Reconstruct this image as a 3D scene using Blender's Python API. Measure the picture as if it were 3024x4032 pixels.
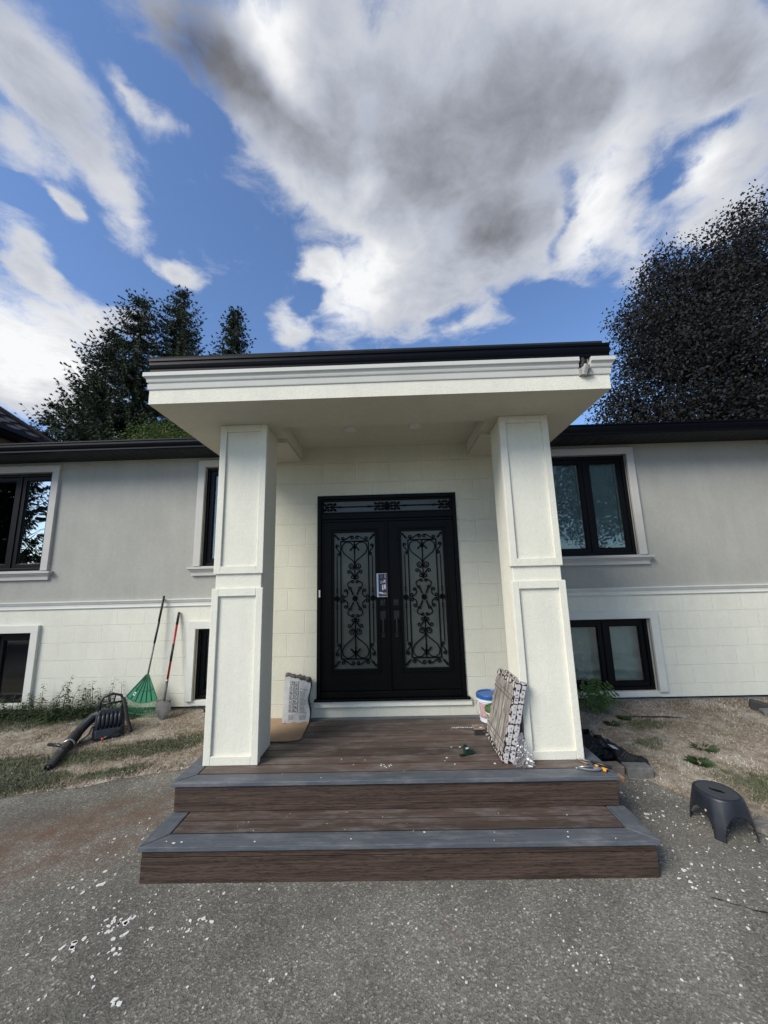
import bpy, math, random
import numpy as np
from mathutils import Vector, Matrix
PI = math.pi
S = bpy.context.scene
for o in list(bpy.data.objects):
    bpy.data.objects.remove(o)

# ------------------------------------------------------------------ camera
cd = bpy.data.cameras.new('camera'); cam = bpy.data.objects.new('camera', cd)
S.collection.objects.link(cam); S.camera = cam
cd.sensor_fit = 'HORIZONTAL'; cd.sensor_width = 36; cd.lens = 18.023
cd.clip_start = 0.05; cd.clip_end = 1000
R_ = Vector((0.999412, 0.022917, -0.025511)); U_ = Vector((0.029180, -0.177533, 0.983682)); F_ = Vector((-0.018014, 0.983848, 0.178098))
cam.matrix_world = Matrix(((R_.x, U_.x, -F_.x, 0.0338), (R_.y, U_.y, -F_.y, -2.8819), (R_.z, U_.z, -F_.z, 1.9252), (0, 0, 0, 1)))

# ------------------------------------------------------------------ world: sky with a broken cloud layer
SUN_EL = math.radians(37); SUN_AZ = math.radians(230)       # azimuth measured clockwise from +Y
world = bpy.data.worlds.new('World'); S.world = world; world.use_nodes = True
wt = world.node_tree; wt.nodes.clear()
DENS = [(1.3, 0.081, 0.675, 0.366, 0.24, -0.23), (1.3, 0.395, 0.596, 0.337, 0.185, -0.1), (1.2, -0.18, 0.588, 0.131, 0.13, -2.07), (1.2, 0.139, 0.96, 0.342, 0.302, -2.7), (1.0, -0.14, 0.781, 0.249, 0.098, -2.35), (1.1, 0.032, 1.26, 0.385, 0.242, 2.85), (1.0, 0.348, 0.94, 0.294, 0.135, 0.82), (1.1, -0.392, 1.367, 0.08, 0.162, -2.91), (1.5, -0.206, 1.068, 0.066, 0.07, -3.09), (0.75, 0.321, 1.353, 0.184, 0.128, 0.06), (1.1, 0.668, 0.599, 0.078, 0.185, -1.19), (1.1, 0.589, 0.952, 0.33, 0.118, 1.32), (0.9, 0.784, 1.055, 0.262, 0.076, 0.91), (1.3, 0.847, 0.791, 0.167, 0.231, 2.29), (1.1, 0.982, 1.0, 0.115, 0.104, -0.22), (1.1, -0.661, 0.556, 0.103, 0.1, -1.21), (1.1, -0.679, 0.688, 0.133, 0.121, -1.5), (1.0, -0.708, 0.891, 0.13, 0.057, -1.23), (0.9, -0.839, 0.71, 0.077, 0.082, -1.18), (1.0, -1.05, 0.934, 0.157, 0.074, -1.0), (0.9, -1.12, 1.069, 0.066, 0.093, -3.09), (1.8, -1.69, 1.628, 0.341, 0.695, 0.63), (1.0, -1.058, 1.249, 0.217, 0.165, 2.68), (1.6, -0.666, 1.073, 0.077, 0.073, -2.65), (0.95, -0.478, 0.669, 0.053, 0.068, -2.31), (0.8, -0.52, 0.611, 0.057, 0.025, -1.66), (0.7, -0.845, 0.845, 0.061, 0.048, -1.5), (0.7, -0.822, 0.833, 0.048, 0.036, -1.59), (1.0, -0.378, 0.516, 0.1, 0.092, -2.82), (-0.8, 0.509, 0.934, 0.15, 0.027, 1.3), (-0.8, 0.716, 0.846, 0.08, 0.056, 2.15), (-0.7, 0.773, 0.716, 0.084, 0.033, 2.52), (-1.2, 0.633, 1.281, 0.173, 0.088, -2.88), (-1.1, 0.263, 1.323, 0.112, 0.062, 2.38), (-0.9, -0.446, 0.584, 0.053, 0.036, -2.57), (-0.8, -0.296, 1.23, 0.14, 0.042, -0.96), (-1.0, -0.379, 0.656, 0.074, 0.034, -2.27), (-1.2, -0.875, 1.121, 0.139, 0.104, -2.94), (-0.9, -0.907, 0.805, 0.053, 0.049, -2.64), (1.2, 0.0, -0.6, 1.5, 0.7, 0.0), (1.0, -1.6, -0.3, 0.8, 0.7, 0.0), (1.1, 0.4, -2.2, 1.6, 0.8, 0.3), (1.0, 2.2, 0.5, 0.5, 1.0, 0.0)]
GREY = [(1.6, 2.4, -0.6, 1.6, 1.4, 0.0), (1.5, -0.372, 0.535, 0.111, 0.098, -2.84), (0.8, -0.235, 0.646, 0.138, 0.072, -2.42), (0.45, 0.091, 0.825, 0.26, 0.129, -2.53), (0.75, 0.306, 0.983, 0.207, 0.235, 2.95), (0.45, 0.183, 0.679, 0.287, 0.114, -0.1), (0.35, 0.482, 0.674, 0.285, 0.125, -0.05), (0.45, -0.651, 0.654, 0.099, 0.082, -1.41), (0.5, 0.081, 1.216, 0.132, 0.159, -3.09), (1.1, 0.4, -1.4, 3.0, 1.5, 0.0)]  # broad entries right and behind: unseen clouds, greyed to dim light on the facade
WHT = [(1.0, -0.206, 0.529, 0.061, 0.063, -2.29), (0.9, -0.18, 0.624, 0.075, 0.04, -2.25), (1.0, -0.064, 1.164, 0.28, 0.156, 2.43), (0.9, 0.58, 0.883, 0.204, 0.063, 1.35), (0.8, 0.479, 0.542, 0.117, 0.057, -3.01), (1.0, -1.586, 1.519, 0.266, 0.457, 0.71), (0.6, -0.052, 0.819, 0.08, 0.037, 1.97), (0.8, 0.806, 0.811, 0.076, 0.079, 2.0), (0.5, -1.6, -0.3, 0.8, 0.7, 0.0)]
def N(tree, typ, **kw):
    n = tree.nodes.new(typ)
    for k, v in kw.items():
        if k.startswith('_'): setattr(n, k[1:], v)
        else: n.inputs[k.replace('__', ' ')].default_value = v
    return n
def L(tree, a, b): tree.links.new(a, b)
def math_(tree, op, a, b=None, clamp=False):
    n = tree.nodes.new('ShaderNodeMath'); n.operation = op; n.use_clamp = clamp
    for i, x in enumerate((a, b)):
        if x is None: continue
        if isinstance(x, (int, float)): n.inputs[i].default_value = x
        else: tree.links.new(x, n.inputs[i])
    return n.outputs[0]
def build_sky():
    t = wt
    sky = N(t, 'ShaderNodeTexSky'); sky.sky_type = 'NISHITA'; sky.sun_disc = False
    sky.sun_elevation = SUN_EL; sky.sun_rotation = SUN_AZ; sky.air_density = 1.0; sky.dust_density = 0.6; sky.ozone_density = 2.0
    tc = N(t, 'ShaderNodeTexCoord'); sx = N(t, 'ShaderNodeSeparateXYZ'); L(t, tc.outputs['Generated'], sx.inputs[0])
    z = math_(t, 'MAXIMUM', sx.outputs[2], 0.06)
    px = math_(t, 'DIVIDE', sx.outputs[0], z); py = math_(t, 'DIVIDE', sx.outputs[1], z)
    cb = N(t, 'ShaderNodeCombineXYZ'); L(t, px, cb.inputs[0]); L(t, py, cb.inputs[1])
    P = cb.outputs[0]
    # ragged edges: warp the cloud plane
    def warp(src, scale, amt, detail):
        n = N(t, 'ShaderNodeTexNoise', Scale=scale, Detail=detail, Roughness=0.6); L(t, src, n.inputs['Vector'])
        s = t.nodes.new('ShaderNodeVectorMath'); s.operation = 'SUBTRACT'; L(t, n.outputs['Color'], s.inputs[0]); s.inputs[1].default_value = (.5, .5, .5)
        m = t.nodes.new('ShaderNodeVectorMath'); m.operation = 'MULTIPLY'; L(t, s.outputs[0], m.inputs[0]); m.inputs[1].default_value = (amt, amt, 0)
        a = t.nodes.new('ShaderNodeVectorMath'); a.operation = 'ADD'; L(t, src, a.inputs[0]); L(t, m.outputs[0], a.inputs[1])
        return a.outputs[0]
    Pw = warp(P, 6.0, 0.12, 8.0)
    Ps = warp(P, 2.6, 0.20, 4.0)
    def field(blobs, src, k):
        acc = None
        for (w, cx, cy, ra, rb, an) in blobs:
            mp = N(t, 'ShaderNodeMapping'); mp.vector_type = 'TEXTURE'
            mp.inputs['Location'].default_value = (cx, cy, 0); mp.inputs['Rotation'].default_value = (0, 0, an)
            mp.inputs['Scale'].default_value = (ra * k, rb * k, 1); L(t, src, mp.inputs[0])
            g = N(t, 'ShaderNodeTexGradient'); g.gradient_type = 'SPHERICAL'; L(t, mp.outputs[0], g.inputs[0])
            v = math_(t, 'MULTIPLY', g.outputs['Fac'], w)
            acc = v if acc is None else math_(t, 'ADD', acc, v)
        return acc
    D = field(DENS, Pw, 1.34)
    G = field(GREY, Ps, 1.5)
    Wt = field(WHT, Ps, 1.5)
    nz = N(t, 'ShaderNodeTexNoise', Scale=8.0, Detail=12.0, Roughness=0.66, Distortion=0.4); L(t, P, nz.inputs['Vector'])
    nl = N(t, 'ShaderNodeTexNoise', Scale=3.4, Detail=6.0, Roughness=0.55, Distortion=0.3); L(t, P, nl.inputs['Vector'])
    nn = math_(t, 'SUBTRACT', nz.outputs['Fac'], 0.5); nm = math_(t, 'SUBTRACT', nl.outputs['Fac'], 0.5)
    dsum = math_(t, 'ADD', math_(t, 'MINIMUM', D, 1.15), math_(t, 'ADD', math_(t, 'MULTIPLY', nn, 1.5), math_(t, 'MULTIPLY', nm, 0.9)))
    mr = N(t, 'ShaderNodeMapRange'); mr.interpolation_type = 'SMOOTHSTEP'
    mr.inputs['From Min'].default_value = 0.14; mr.inputs['From Max'].default_value = 0.98; L(t, dsum, mr.inputs['Value'])
    # thick parts and cloud bases are grey, rims and sunlit heads white
    th = math_(t, 'MULTIPLY', math_(t, 'MINIMUM', D, 1.5), 0.20)
    gs = math_(t, 'ADD', math_(t, 'MULTIPLY', G, 0.62), th)
    gs = math_(t, 'SUBTRACT', gs, math_(t, 'MULTIPLY', Wt, 0.55))
    gs = math_(t, 'ADD', gs, math_(t, 'ADD', math_(t, 'MULTIPLY', nm, 0.85), math_(t, 'MULTIPLY', nn, 0.6)))
    gr = N(t, 'ShaderNodeMapRange')
    gr.inputs['From Min'].default_value = -0.16; gr.inputs['From Max'].default_value = 1.22; L(t, gs, gr.inputs['Value'])
    cr = N(t, 'ShaderNodeValToRGB'); L(t, gr.outputs[0], cr.inputs[0])
    e = cr.color_ramp.elements
    e[0].position = 0.0; e[0].color = (8.4, 8.5, 8.6, 1)
    e[1].position = 1.0; e[1].color = (1.0, 1.05, 1.2, 1)
    for p, c in ((0.2, (6.2, 6.35, 6.7, 1)), (0.42, (4.4, 4.7, 5.4, 1)), (0.62, (2.9, 3.1, 3.6, 1)), (0.82, (1.7, 1.75, 1.95, 1))):
        q = cr.color_ramp.elements.new(p); q.color = c
    tint = N(t, 'ShaderNodeMix'); tint.data_type = 'RGBA'; tint.blend_type = 'MULTIPLY'; tint.inputs['Factor'].default_value = 1.0
    L(t, sky.outputs[0], tint.inputs['A']); tint.inputs['B'].default_value = (1.34, 1.52, 1.80, 1)
    mx = N(t, 'ShaderNodeMix'); mx.data_type = 'RGBA'
    L(t, mr.outputs[0], mx.inputs['Factor']); L(t, tint.outputs['Result'], mx.inputs['A']); L(t, cr.outputs['Color'], mx.inputs['B'])
    bg = N(t, 'ShaderNodeBackground', Strength=0.084); L(t, mx.outputs['Result'], bg.inputs['Color'])
    out = N(t, 'ShaderNodeOutputWorld'); L(t, bg.outputs[0], out.inputs[0])
build_sky()

# ------------------------------------------------------------------ sun, softened by thin cloud
sd = bpy.data.lights.new('sun', 'SUN'); sd.energy = 3.1; sd.angle = math.radians(30); sd.color = (1.0, 0.94, 0.84)
sun = bpy.data.objects.new('sun', sd); S.collection.objects.link(sun)
sdir = Vector((math.sin(SUN_AZ) * math.cos(SUN_EL), math.cos(SUN_AZ) * math.cos(SUN_EL), math.sin(SUN_EL)))
sun.rotation_euler = sdir.to_track_quat('Z', 'Y').to_euler()
S.view_settings.view_transform = 'Standard'; S.view_settings.look = 'None'; S.view_settings.gamma = 1; S.view_settings.exposure = 0.43
S.cycles.max_bounces = 7

# ------------------------------------------------------------------ helpers
class MB:
    def __init__(s): s.v = []; s.f = []; s.m = []
    def add(s, vs, fs, m=0):
        b = len(s.v); s.v += [tuple(x) for x in vs]; s.f += [tuple(i + b for i in f) for f in fs]; s.m += [m] * len(fs); return s
    def box(s, x0, x1, y0, y1, z0, z1, m=0):
        return s.add([(x0,y0,z0),(x1,y0,z0),(x1,y1,z0),(x0,y1,z0),(x0,y0,z1),(x1,y0,z1),(x1,y1,z1),(x0,y1,z1)],
              [(0,3,2,1),(4,5,6,7),(0,1,5,4),(1,2,6,5),(2,3,7,6),(3,0,4,7)], m)
    def obox(s, c, size, mat3, m=0):
        c = Vector(c); vs = []
        for sz in (-1, 1):
            for sx_, sy_ in ((-1,-1),(1,-1),(1,1),(-1,1)):
                vs.append(c + mat3 @ Vector((sx_*size[0]/2, sy_*size[1]/2, sz*size[2]/2)))
        return s.add(vs, [(0,3,2,1),(4,5,6,7),(0,1,5,4),(1,2,6,5),(2,3,7,6),(3,0,4,7)], m)
    def quad(s, a, b, c, d, m=0): return s.add([a,b,c,d], [(0,1,2,3)], m)
    def tube(s, pts, r, seg=8, m=0, cap=True, flat=None):
        pts = [Vector([float(c) for c in p]) for p in pts]; n = len(pts)
        rs = [float(q) for q in r] if isinstance(r, (list, tuple)) else [float(r)]*n
        vs = []; prev = None
        for i, p in enumerate(pts):
            d = (pts[min(i+1,n-1)] - pts[max(i-1,0)]).normalized()
            if prev is None:
                a = Vector((0,0,1)) if abs(d.z) < .9 else Vector((1,0,0))
                u = d.cross(a).normalized()
            else:
                u = (prev - d*prev.dot(d)).normalized()
            prev = u; w = d.cross(u)
            for k in range(seg):
                t = 2*PI*k/seg
                fl = flat or (1, 1)
                vs.append(p + rs[i]*(u*math.cos(t)*fl[0] + w*math.sin(t)*fl[1]))
        fs = [(i*seg+k, i*seg+(k+1)%seg, (i+1)*seg+(k+1)%seg, (i+1)*seg+k) for i in range(n-1) for k in range(seg)]
        if cap: fs += [tuple(range(seg))[::-1], tuple(range((n-1)*seg, n*seg))]
        return s.add(vs, fs, m)
    def lathe(s, prof, c, seg=28, m=0, axis=None):
        c = Vector(c); vs = []; M3 = axis or Matrix.Identity(3)
        for r, z in prof:
            for k in range(seg):
                t = 2*PI*k/seg; vs.append(c + M3 @ Vector((r*math.cos(t), r*math.sin(t), z)))
        fs = [(i*seg+k, i*seg+(k+1)%seg, (i+1)*seg+(k+1)%seg, (i+1)*seg+k) for i in range(len(prof)-1) for k in range(seg)]
        return s.add(vs, fs, m)
    def prism(s, poly, o, ex, ey, ez, m=0):      # poly (a,b) in plane ex,ey at o, extruded by ez
        o = Vector(o); ex = Vector(ex); ey = Vector(ey); ez = Vector(ez); n = len(poly)
        vs = [o + ex*a + ey*b for a, b in poly] + [o + ex*a + ey*b + ez for a, b in poly]
        return s.add(vs, [tuple(range(n))[::-1], tuple(range(n, 2*n))] + [(i, (i+1)%n, n+(i+1)%n, n+i) for i in range(n)], m)
    def build(s, name, mats, parent=None, smooth=False, bevel=0, seg=2, label=None, fixn=True):
        me = bpy.data.meshes.new(name); me.from_pydata(s.v, [], s.f)
        if not isinstance(mats, (list, tuple)): mats = [mats]
        for x in mats: me.materials.append(x)
        me.polygons.foreach_set('material_index', s.m)
        if smooth: me.polygons.foreach_set('use_smooth', [True]*len(s.f))
        me.update()
        if fixn:
            import bmesh
            bm = bmesh.new(); bm.from_mesh(me); bmesh.ops.recalc_face_normals(bm, faces=bm.faces); bm.to_mesh(me); bm.free()
        o = bpy.data.objects.new(name, me); S.collection.objects.link(o)
        if parent is not None: adopt(o, parent)
        if bevel:
            b = o.modifiers.new('bevel', 'BEVEL'); b.width = bevel; b.segments = seg; b.limit_method = 'ANGLE'; b.angle_limit = math.radians(40)
            if smooth: pass
        if label: o['label'] = label
        return o
def adopt(o, parent):
    o.parent = parent
    if parent.type == 'EMPTY': o.matrix_parent_inverse = Matrix.Translation(-parent.location)
def tag(o, label, cat, group=None, kind=None):
    if label: o['label'] = label
    if cat: o['category'] = cat
    if group: o['group'] = group
    if kind: o['kind'] = kind
    return o
def empty(name, loc, label, cat, group=None):
    o = bpy.data.objects.new(name, None); S.collection.objects.link(o); o.location = loc; o.empty_display_size = .2
    return tag(o, label, cat, group)
def struct(o, label=None):
    o['kind'] = 'structure'
    if label: o['label'] = label
    return o

# ------------------------------------------------------------------ materials
def mat(name, col, rough=0.6, metal=0.0, spec=0.5, var=0.0, vscale=4.0, bump=0.0, bscale=80.0, bdist=0.003, coat=0.0, stretch=None, col2=None, detail=4.0):
    m = bpy.data.materials.new(name); m.use_nodes = True; t = m.node_tree; b = t.nodes['Principled BSDF']
    b.inputs['Base Color'].default_value = (*col, 1); b.inputs['Roughness'].default_value = rough
    b.inputs['Metallic'].default_value = metal; b.inputs['Specular IOR Level'].default_value = spec; b.inputs['Coat Weight'].default_value = coat
    tc = N(t, 'ShaderNodeTexCoord'); vec = tc.outputs['Object']
    if stretch:
        mp = N(t, 'ShaderNodeMapping'); mp.inputs['Scale'].default_value = stretch; L(t, vec, mp.inputs[0]); vec = mp.outputs[0]
    if var or col2:
        n = N(t, 'ShaderNodeTexNoise', Scale=vscale, Detail=detail, Roughness=0.6); L(t, vec, n.inputs['Vector'])
        mr = N(t, 'ShaderNodeMapRange'); mr.inputs['From Min'].default_value = .3; mr.inputs['From Max'].default_value = .7; L(t, n.outputs['Fac'], mr.inputs['Value'])
        mx = N(t, 'ShaderNodeMix'); mx.data_type = 'RGBA'; L(t, mr.outputs[0], mx.inputs['Factor'])
        c2 = col2 or tuple(c*(1-var) for c in col); c1 = col if col2 else tuple(min(1, c*(1+var)) for c in col)
        mx.inputs['A'].default_value = (*c1, 1); mx.inputs['B'].default_value = (*c2, 1); L(t, mx.outputs['Result'], b.inputs['Base Color'])
    if bump:
        n2 = N(t, 'ShaderNodeTexNoise', Scale=bscale, Detail=5.0, Roughness=0.6); L(t, vec, n2.inputs['Vector'])
        bp = N(t, 'ShaderNodeBump', Strength=bump, Distance=bdist); L(t, n2.outputs['Fac'], bp.inputs['Height']); L(t, bp.outputs[0], b.inputs['Normal'])
    return m
def stucco(name, col, blocks=False, bump=0.5, dirt=0.0, z0=0.414, rh=0.2445, x0=-4.859):
    m = bpy.data.materials.new(name); m.use_nodes = True; t = m.node_tree; b = t.nodes['Principled BSDF']
    b.inputs['Roughness'].default_value = 0.85; b.inputs['Specular IOR Level'].default_value = 0.25
    tc = N(t, 'ShaderNodeTexCoord'); vec = tc.outputs['Object']
    n = N(t, 'ShaderNodeTexNoise', Scale=1.6, Detail=6.0, Roughness=0.65); L(t, vec, n.inputs['Vector'])
    n3 = N(t, 'ShaderNodeTexNoise', Scale=28.0, Detail=4.0, Roughness=0.7); L(t, vec, n3.inputs['Vector'])
    mp = N(t, 'ShaderNodeMapping'); mp.inputs['Scale'].default_value = (9, 9, 1.1); L(t, vec, mp.inputs[0])
    n4 = N(t, 'ShaderNodeTexNoise', Scale=1.0, Detail=4.0, Roughness=0.6); L(t, mp.outputs[0], n4.inputs['Vector'])
    s = math_(t, 'ADD', math_(t, 'MULTIPLY', n.outputs['Fac'], 0.45), math_(t, 'MULTIPLY', n3.outputs['Fac'], 0.3))
    s = math_(t, 'ADD', s, math_(t, 'MULTIPLY', n4.outputs['Fac'], 0.25))
    mr = N(t, 'ShaderNodeMapRange'); mr.inputs['From Min'].default_value = .36; mr.inputs['From Max'].default_value = .64; L(t, s, mr.inputs['Value'])
    mx = N(t, 'ShaderNodeMix'); mx.data_type = 'RGBA'; L(t, mr.outputs[0], mx.inputs['Factor'])
    mx.inputs['A'].default_value = (*[c*(1.04) for c in col], 1); mx.inputs['B'].default_value = (*[c*(0.9-dirt) for c in col], 1)
    colo = mx.outputs['Result']
    nb = N(t, 'ShaderNodeTexNoise', Scale=75.0, Detail=5.0, Roughness=0.65); L(t, vec, nb.inputs['Vector'])
    vo = N(t, 'ShaderNodeTexVoronoi', Scale=110.0); L(t, vec, vo.inputs['Vector'])
    hh = math_(t, 'ADD', nb.outputs['Fac'], math_(t, 'MULTIPLY', vo.outputs['Distance'], 0.5))
    bp = N(t, 'ShaderNodeBump', Strength=bump, Distance=0.006); L(t, hh, bp.inputs['Height'])
    last = bp.outputs[0]
    if blocks:
        sx = N(t, 'ShaderNodeSeparateXYZ'); L(t, vec, sx.inputs[0])
        cb = N(t, 'ShaderNodeCombineXYZ')
        L(t, math_(t, 'ADD', math_(t, 'ADD', sx.outputs[0], sx.outputs[1]), 50*0.42 - x0), cb.inputs[0])
        L(t, math_(t, 'SUBTRACT', sx.outputs[2], z0 - 20*rh), cb.inputs[1])
        br = N(t, 'ShaderNodeTexBrick'); br.offset = 0.5
        br.inputs['Scale'].default_value = 1.0; br.inputs['Brick Width'].default_value = 0.4155; br.inputs['Row Height'].default_value = rh
        br.inputs['Mortar Size'].default_value = 0.0065; br.inputs['Mortar Smooth'].default_value = 0.25
        L(t, cb.outputs[0], br.inputs['Vector'])
        wob = N(t, 'ShaderNodeTexNoise', Scale=12.0); L(t, vec, wob.inputs['Vector'])
        b2 = N(t, 'ShaderNodeBump', Strength=0.8, Distance=0.012); b2.invert = True; L(t, br.outputs['Fac'], b2.inputs['Height']); L(t, last, b2.inputs['Normal']); last = b2.outputs[0]
        m2 = N(t, 'ShaderNodeMix'); m2.data_type = 'RGBA'; L(t, math_(t, 'MULTIPLY', br.outputs['Fac'], 0.55), m2.inputs['Factor'])
        L(t, colo, m2.inputs['A']); m2.inputs['B'].default_value = (*[min(.95, c*1.14) for c in col], 1); colo = m2.outputs['Result']
    L(t, colo, b.inputs['Base Color']); L(t, last, b.inputs['Normal'])
    return m
def glass(name, refl=0.2, tint=(0.75, 0.8, 0.8)):
    m = bpy.data.materials.new(name); m.use_nodes = True; t = m.node_tree; t.nodes.clear()
    out = N(t, 'ShaderNodeOutputMaterial'); g = N(t, 'ShaderNodeBsdfGlossy', Roughness=0.012); tr = N(t, 'ShaderNodeBsdfTransparent')
    g.inputs['Color'].default_value = (.95, 1, 1, 1); tr.inputs['Color'].default_value = (*tint, 1)
    fr = N(t, 'ShaderNodeFresnel', IOR=1.5); mx = N(t, 'ShaderNodeMixShader')
    L(t, math_(t, 'ADD', math_(t, 'MULTIPLY', fr.outputs[0], 1.3), refl, clamp=True), mx.inputs[0]); L(t, tr.outputs[0], mx.inputs[1]); L(t, g.outputs[0], mx.inputs[2])
    tc = N(t, 'ShaderNodeTexCoord'); n = N(t, 'ShaderNodeTexNoise', Scale=1.6, Detail=1.0); L(t, tc.outputs['Object'], n.inputs['Vector'])
    bp = N(t, 'ShaderNodeBump', Strength=0.25, Distance=0.02); L(t, n.outputs['Fac'], bp.inputs['Height']); L(t, bp.outputs[0], g.inputs['Normal'])
    L(t, mx.outputs[0], out.inputs[0]); return m
def wood(name, c1, c2, stretch=(1.2, 22, 22), rough=0.6, bump=0.4, scale=3.0, smudge=0.0, boards=None, grain=False):
    m = bpy.data.materials.new(name); m.use_nodes = True; t = m.node_tree; b = t.nodes['Principled BSDF']; b.inputs['Roughness'].default_value = rough
    b.inputs['Specular IOR Level'].default_value = 0.35
    tc = N(t, 'ShaderNodeTexCoord'); mp = N(t, 'ShaderNodeMapping'); mp.inputs['Scale'].default_value = stretch; L(t, tc.outputs['Object'], mp.inputs[0])
    n = N(t, 'ShaderNodeTexNoise', Scale=scale, Detail=6.0, Roughness=0.65, Distortion=0.6); L(t, mp.outputs[0], n.inputs['Vector'])
    cr = N(t, 'ShaderNodeMapRange'); cr.inputs['From Min'].default_value = .35; cr.inputs['From Max'].default_value = .65; L(t, n.outputs['Fac'], cr.inputs['Value'])
    mx = N(t, 'ShaderNodeMix'); mx.data_type = 'RGBA'; L(t, cr.outputs[0], mx.inputs['Factor']); mx.inputs['A'].default_value = (*c1, 1); mx.inputs['B'].default_value = (*c2, 1)
    col = mx.outputs['Result']
    if grain:                                     # embossed cathedral grain
        mg = N(t, 'ShaderNodeMapping'); mg.inputs['Scale'].default_value = (.16, .16, 1.0); L(t, tc.outputs['Object'], mg.inputs[0])
        wv = N(t, 'ShaderNodeTexWave', Scale=17.0, Distortion=9.0, Detail=3.0); wv.bands_direction = 'Z'; wv.inputs['Detail Scale'].default_value = 3.0; wv.inputs['Detail Roughness'].default_value = .6; L(t, mg.outputs[0], wv.inputs['Vector'])
        rg_ = N(t, 'ShaderNodeMapRange'); rg_.inputs['From Min'].default_value = .0; rg_.inputs['From Max'].default_value = .45; rg_.inputs['To Min'].default_value = .62; rg_.inputs['To Max'].default_value = 1.1; L(t, wv.outputs['Fac'], rg_.inputs['Value'])
        m5 = N(t, 'ShaderNodeMix'); m5.data_type = 'RGBA'; m5.blend_type = 'MULTIPLY'; m5.inputs['Factor'].default_value = 1; L(t, col, m5.inputs['A']); L(t, rg_.outputs[0], m5.inputs['B']); col = m5.outputs['Result']
    if boards:                                    # every board has its own tone
        sx = N(t, 'ShaderNodeSeparateXYZ'); L(t, tc.outputs['Object'], sx.inputs[0])
        fl_ = math_(t, 'FLOOR', math_(t, 'DIVIDE', math_(t, 'SUBTRACT', sx.outputs[1], boards[0]), boards[1]))
        wn = N(t, 'ShaderNodeTexWhiteNoise'); wn.noise_dimensions = '1D'; L(t, fl_, wn.inputs['W'])
        rm = N(t, 'ShaderNodeMapRange'); rm.inputs['To Min'].default_value = .72; rm.inputs['To Max'].default_value = 1.3; L(t, wn.outputs['Value'], rm.inputs['Value'])
        m4 = N(t, 'ShaderNodeMix'); m4.data_type = 'RGBA'; m4.blend_type = 'MULTIPLY'; m4.inputs['Factor'].default_value = 1; L(t, col, m4.inputs['A']); L(t, rm.outputs[0], m4.inputs['B']); col = m4.outputs['Result']
    if smudge:                                    # dried dust and stucco haze lying on the boards
        ms_ = N(t, 'ShaderNodeMapping'); ms_.inputs['Scale'].default_value = (.8, 2.6, 2.6); L(t, tc.outputs['Object'], ms_.inputs[0])
        s1 = N(t, 'ShaderNodeTexNoise', Scale=3.2, Detail=8.0, Roughness=0.78); L(t, ms_.outputs[0], s1.inputs['Vector'])
        r1 = N(t, 'ShaderNodeMapRange'); r1.inputs['From Min'].default_value = .47; r1.inputs['From Max'].default_value = .72; L(t, s1.outputs['Fac'], r1.inputs['Value'])
        m3 = N(t, 'ShaderNodeMix'); m3.data_type = 'RGBA'; L(t, math_(t, 'MULTIPLY', r1.outputs[0], smudge), m3.inputs['Factor']); L(t, col, m3.inputs['A']); m3.inputs['B'].default_value = (.33, .32, .32, 1); col = m3.outputs['Result']
    L(t, col, b.inputs['Base Color'])
    bp = N(t, 'ShaderNodeBump', Strength=bump, Distance=0.004); L(t, n.outputs['Fac'], bp.inputs['Height']); L(t, bp.outputs[0], b.inputs['Normal'])
    return m

M = {}
WHITE = (0.73, 0.715, 0.615)
M['stucco'] = stucco('white_stucco', WHITE, bump=0.5, dirt=0.02)
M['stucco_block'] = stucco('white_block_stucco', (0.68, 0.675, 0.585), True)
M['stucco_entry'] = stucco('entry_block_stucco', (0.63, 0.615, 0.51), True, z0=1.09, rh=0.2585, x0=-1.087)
M['stucco_grey'] = stucco('grey_stucco', (0.368, 0.366, 0.332), bump=0.6, dirt=0.04)
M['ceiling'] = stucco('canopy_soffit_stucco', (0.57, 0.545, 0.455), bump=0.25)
M['trim'] = mat('window_trim_paint', (0.46, 0.45, 0.425), 0.7, var=.05, bump=.25, bscale=120)
M['trimw'] = mat('white_trim_paint', (0.62, 0.62, 0.57), 0.7, var=.05, bump=.25, bscale=120)
M['cornice'] = mat('cornice_paint', (0.55, 0.55, 0.505), 0.7, var=.05, bump=.25, bscale=120)
M['black'] = mat('black_aluminium', (0.0025, 0.003, 0.005), 0.42, spec=.17)
M['gutter'] = mat('black_gutter', (0.0018, 0.0026, 0.0055), 0.4, spec=.15)
M['soffitb'] = mat('black_vented_soffit', (0.011, 0.013, 0.017), 0.5, spec=.25)
M['door'] = mat('black_door_paint', (0.0022, 0.0022, 0.0025), 0.42, spec=.12, var=.2, vscale=9)
M['iron'] = mat('wrought_iron', (0.002, 0.0022, 0.0025), 0.55, spec=.12)
M['frost'] = mat('frosted_glass', (0.062, 0.071, 0.062), 0.3, spec=.3, var=.2, vscale=3, coat=.12)
M['brown'] = wood('brown_composite', (0.100, 0.071, 0.058), (0.052, 0.038, 0.032), (1.0, 26, 26), rough=.55, bump=.25, smudge=.42, boards=(.238, .143))
M['fascia'] = wood('brown_fascia_composite', (0.082, 0.054, 0.041), (0.036, 0.024, 0.019), (1.0, 9, 17), rough=.5, bump=1.0, scale=1.9, grain=True)
M['border'] = wood('grey_composite', (0.096, 0.108, 0.126), (0.064, 0.073, 0.088), (1.2, 26, 26), rough=.5, bump=.25, smudge=.4)
M['borderY'] = wood('grey_composite_side', (0.096, 0.108, 0.126), (0.058, 0.067, 0.082), (26, 1.2, 26), rough=.5, bump=.25, smudge=.3)
M['concrete'] = mat('concrete', (0.27, 0.265, 0.25), .9, var=.25, vscale=12, bump=.6, bscale=60)
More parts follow.
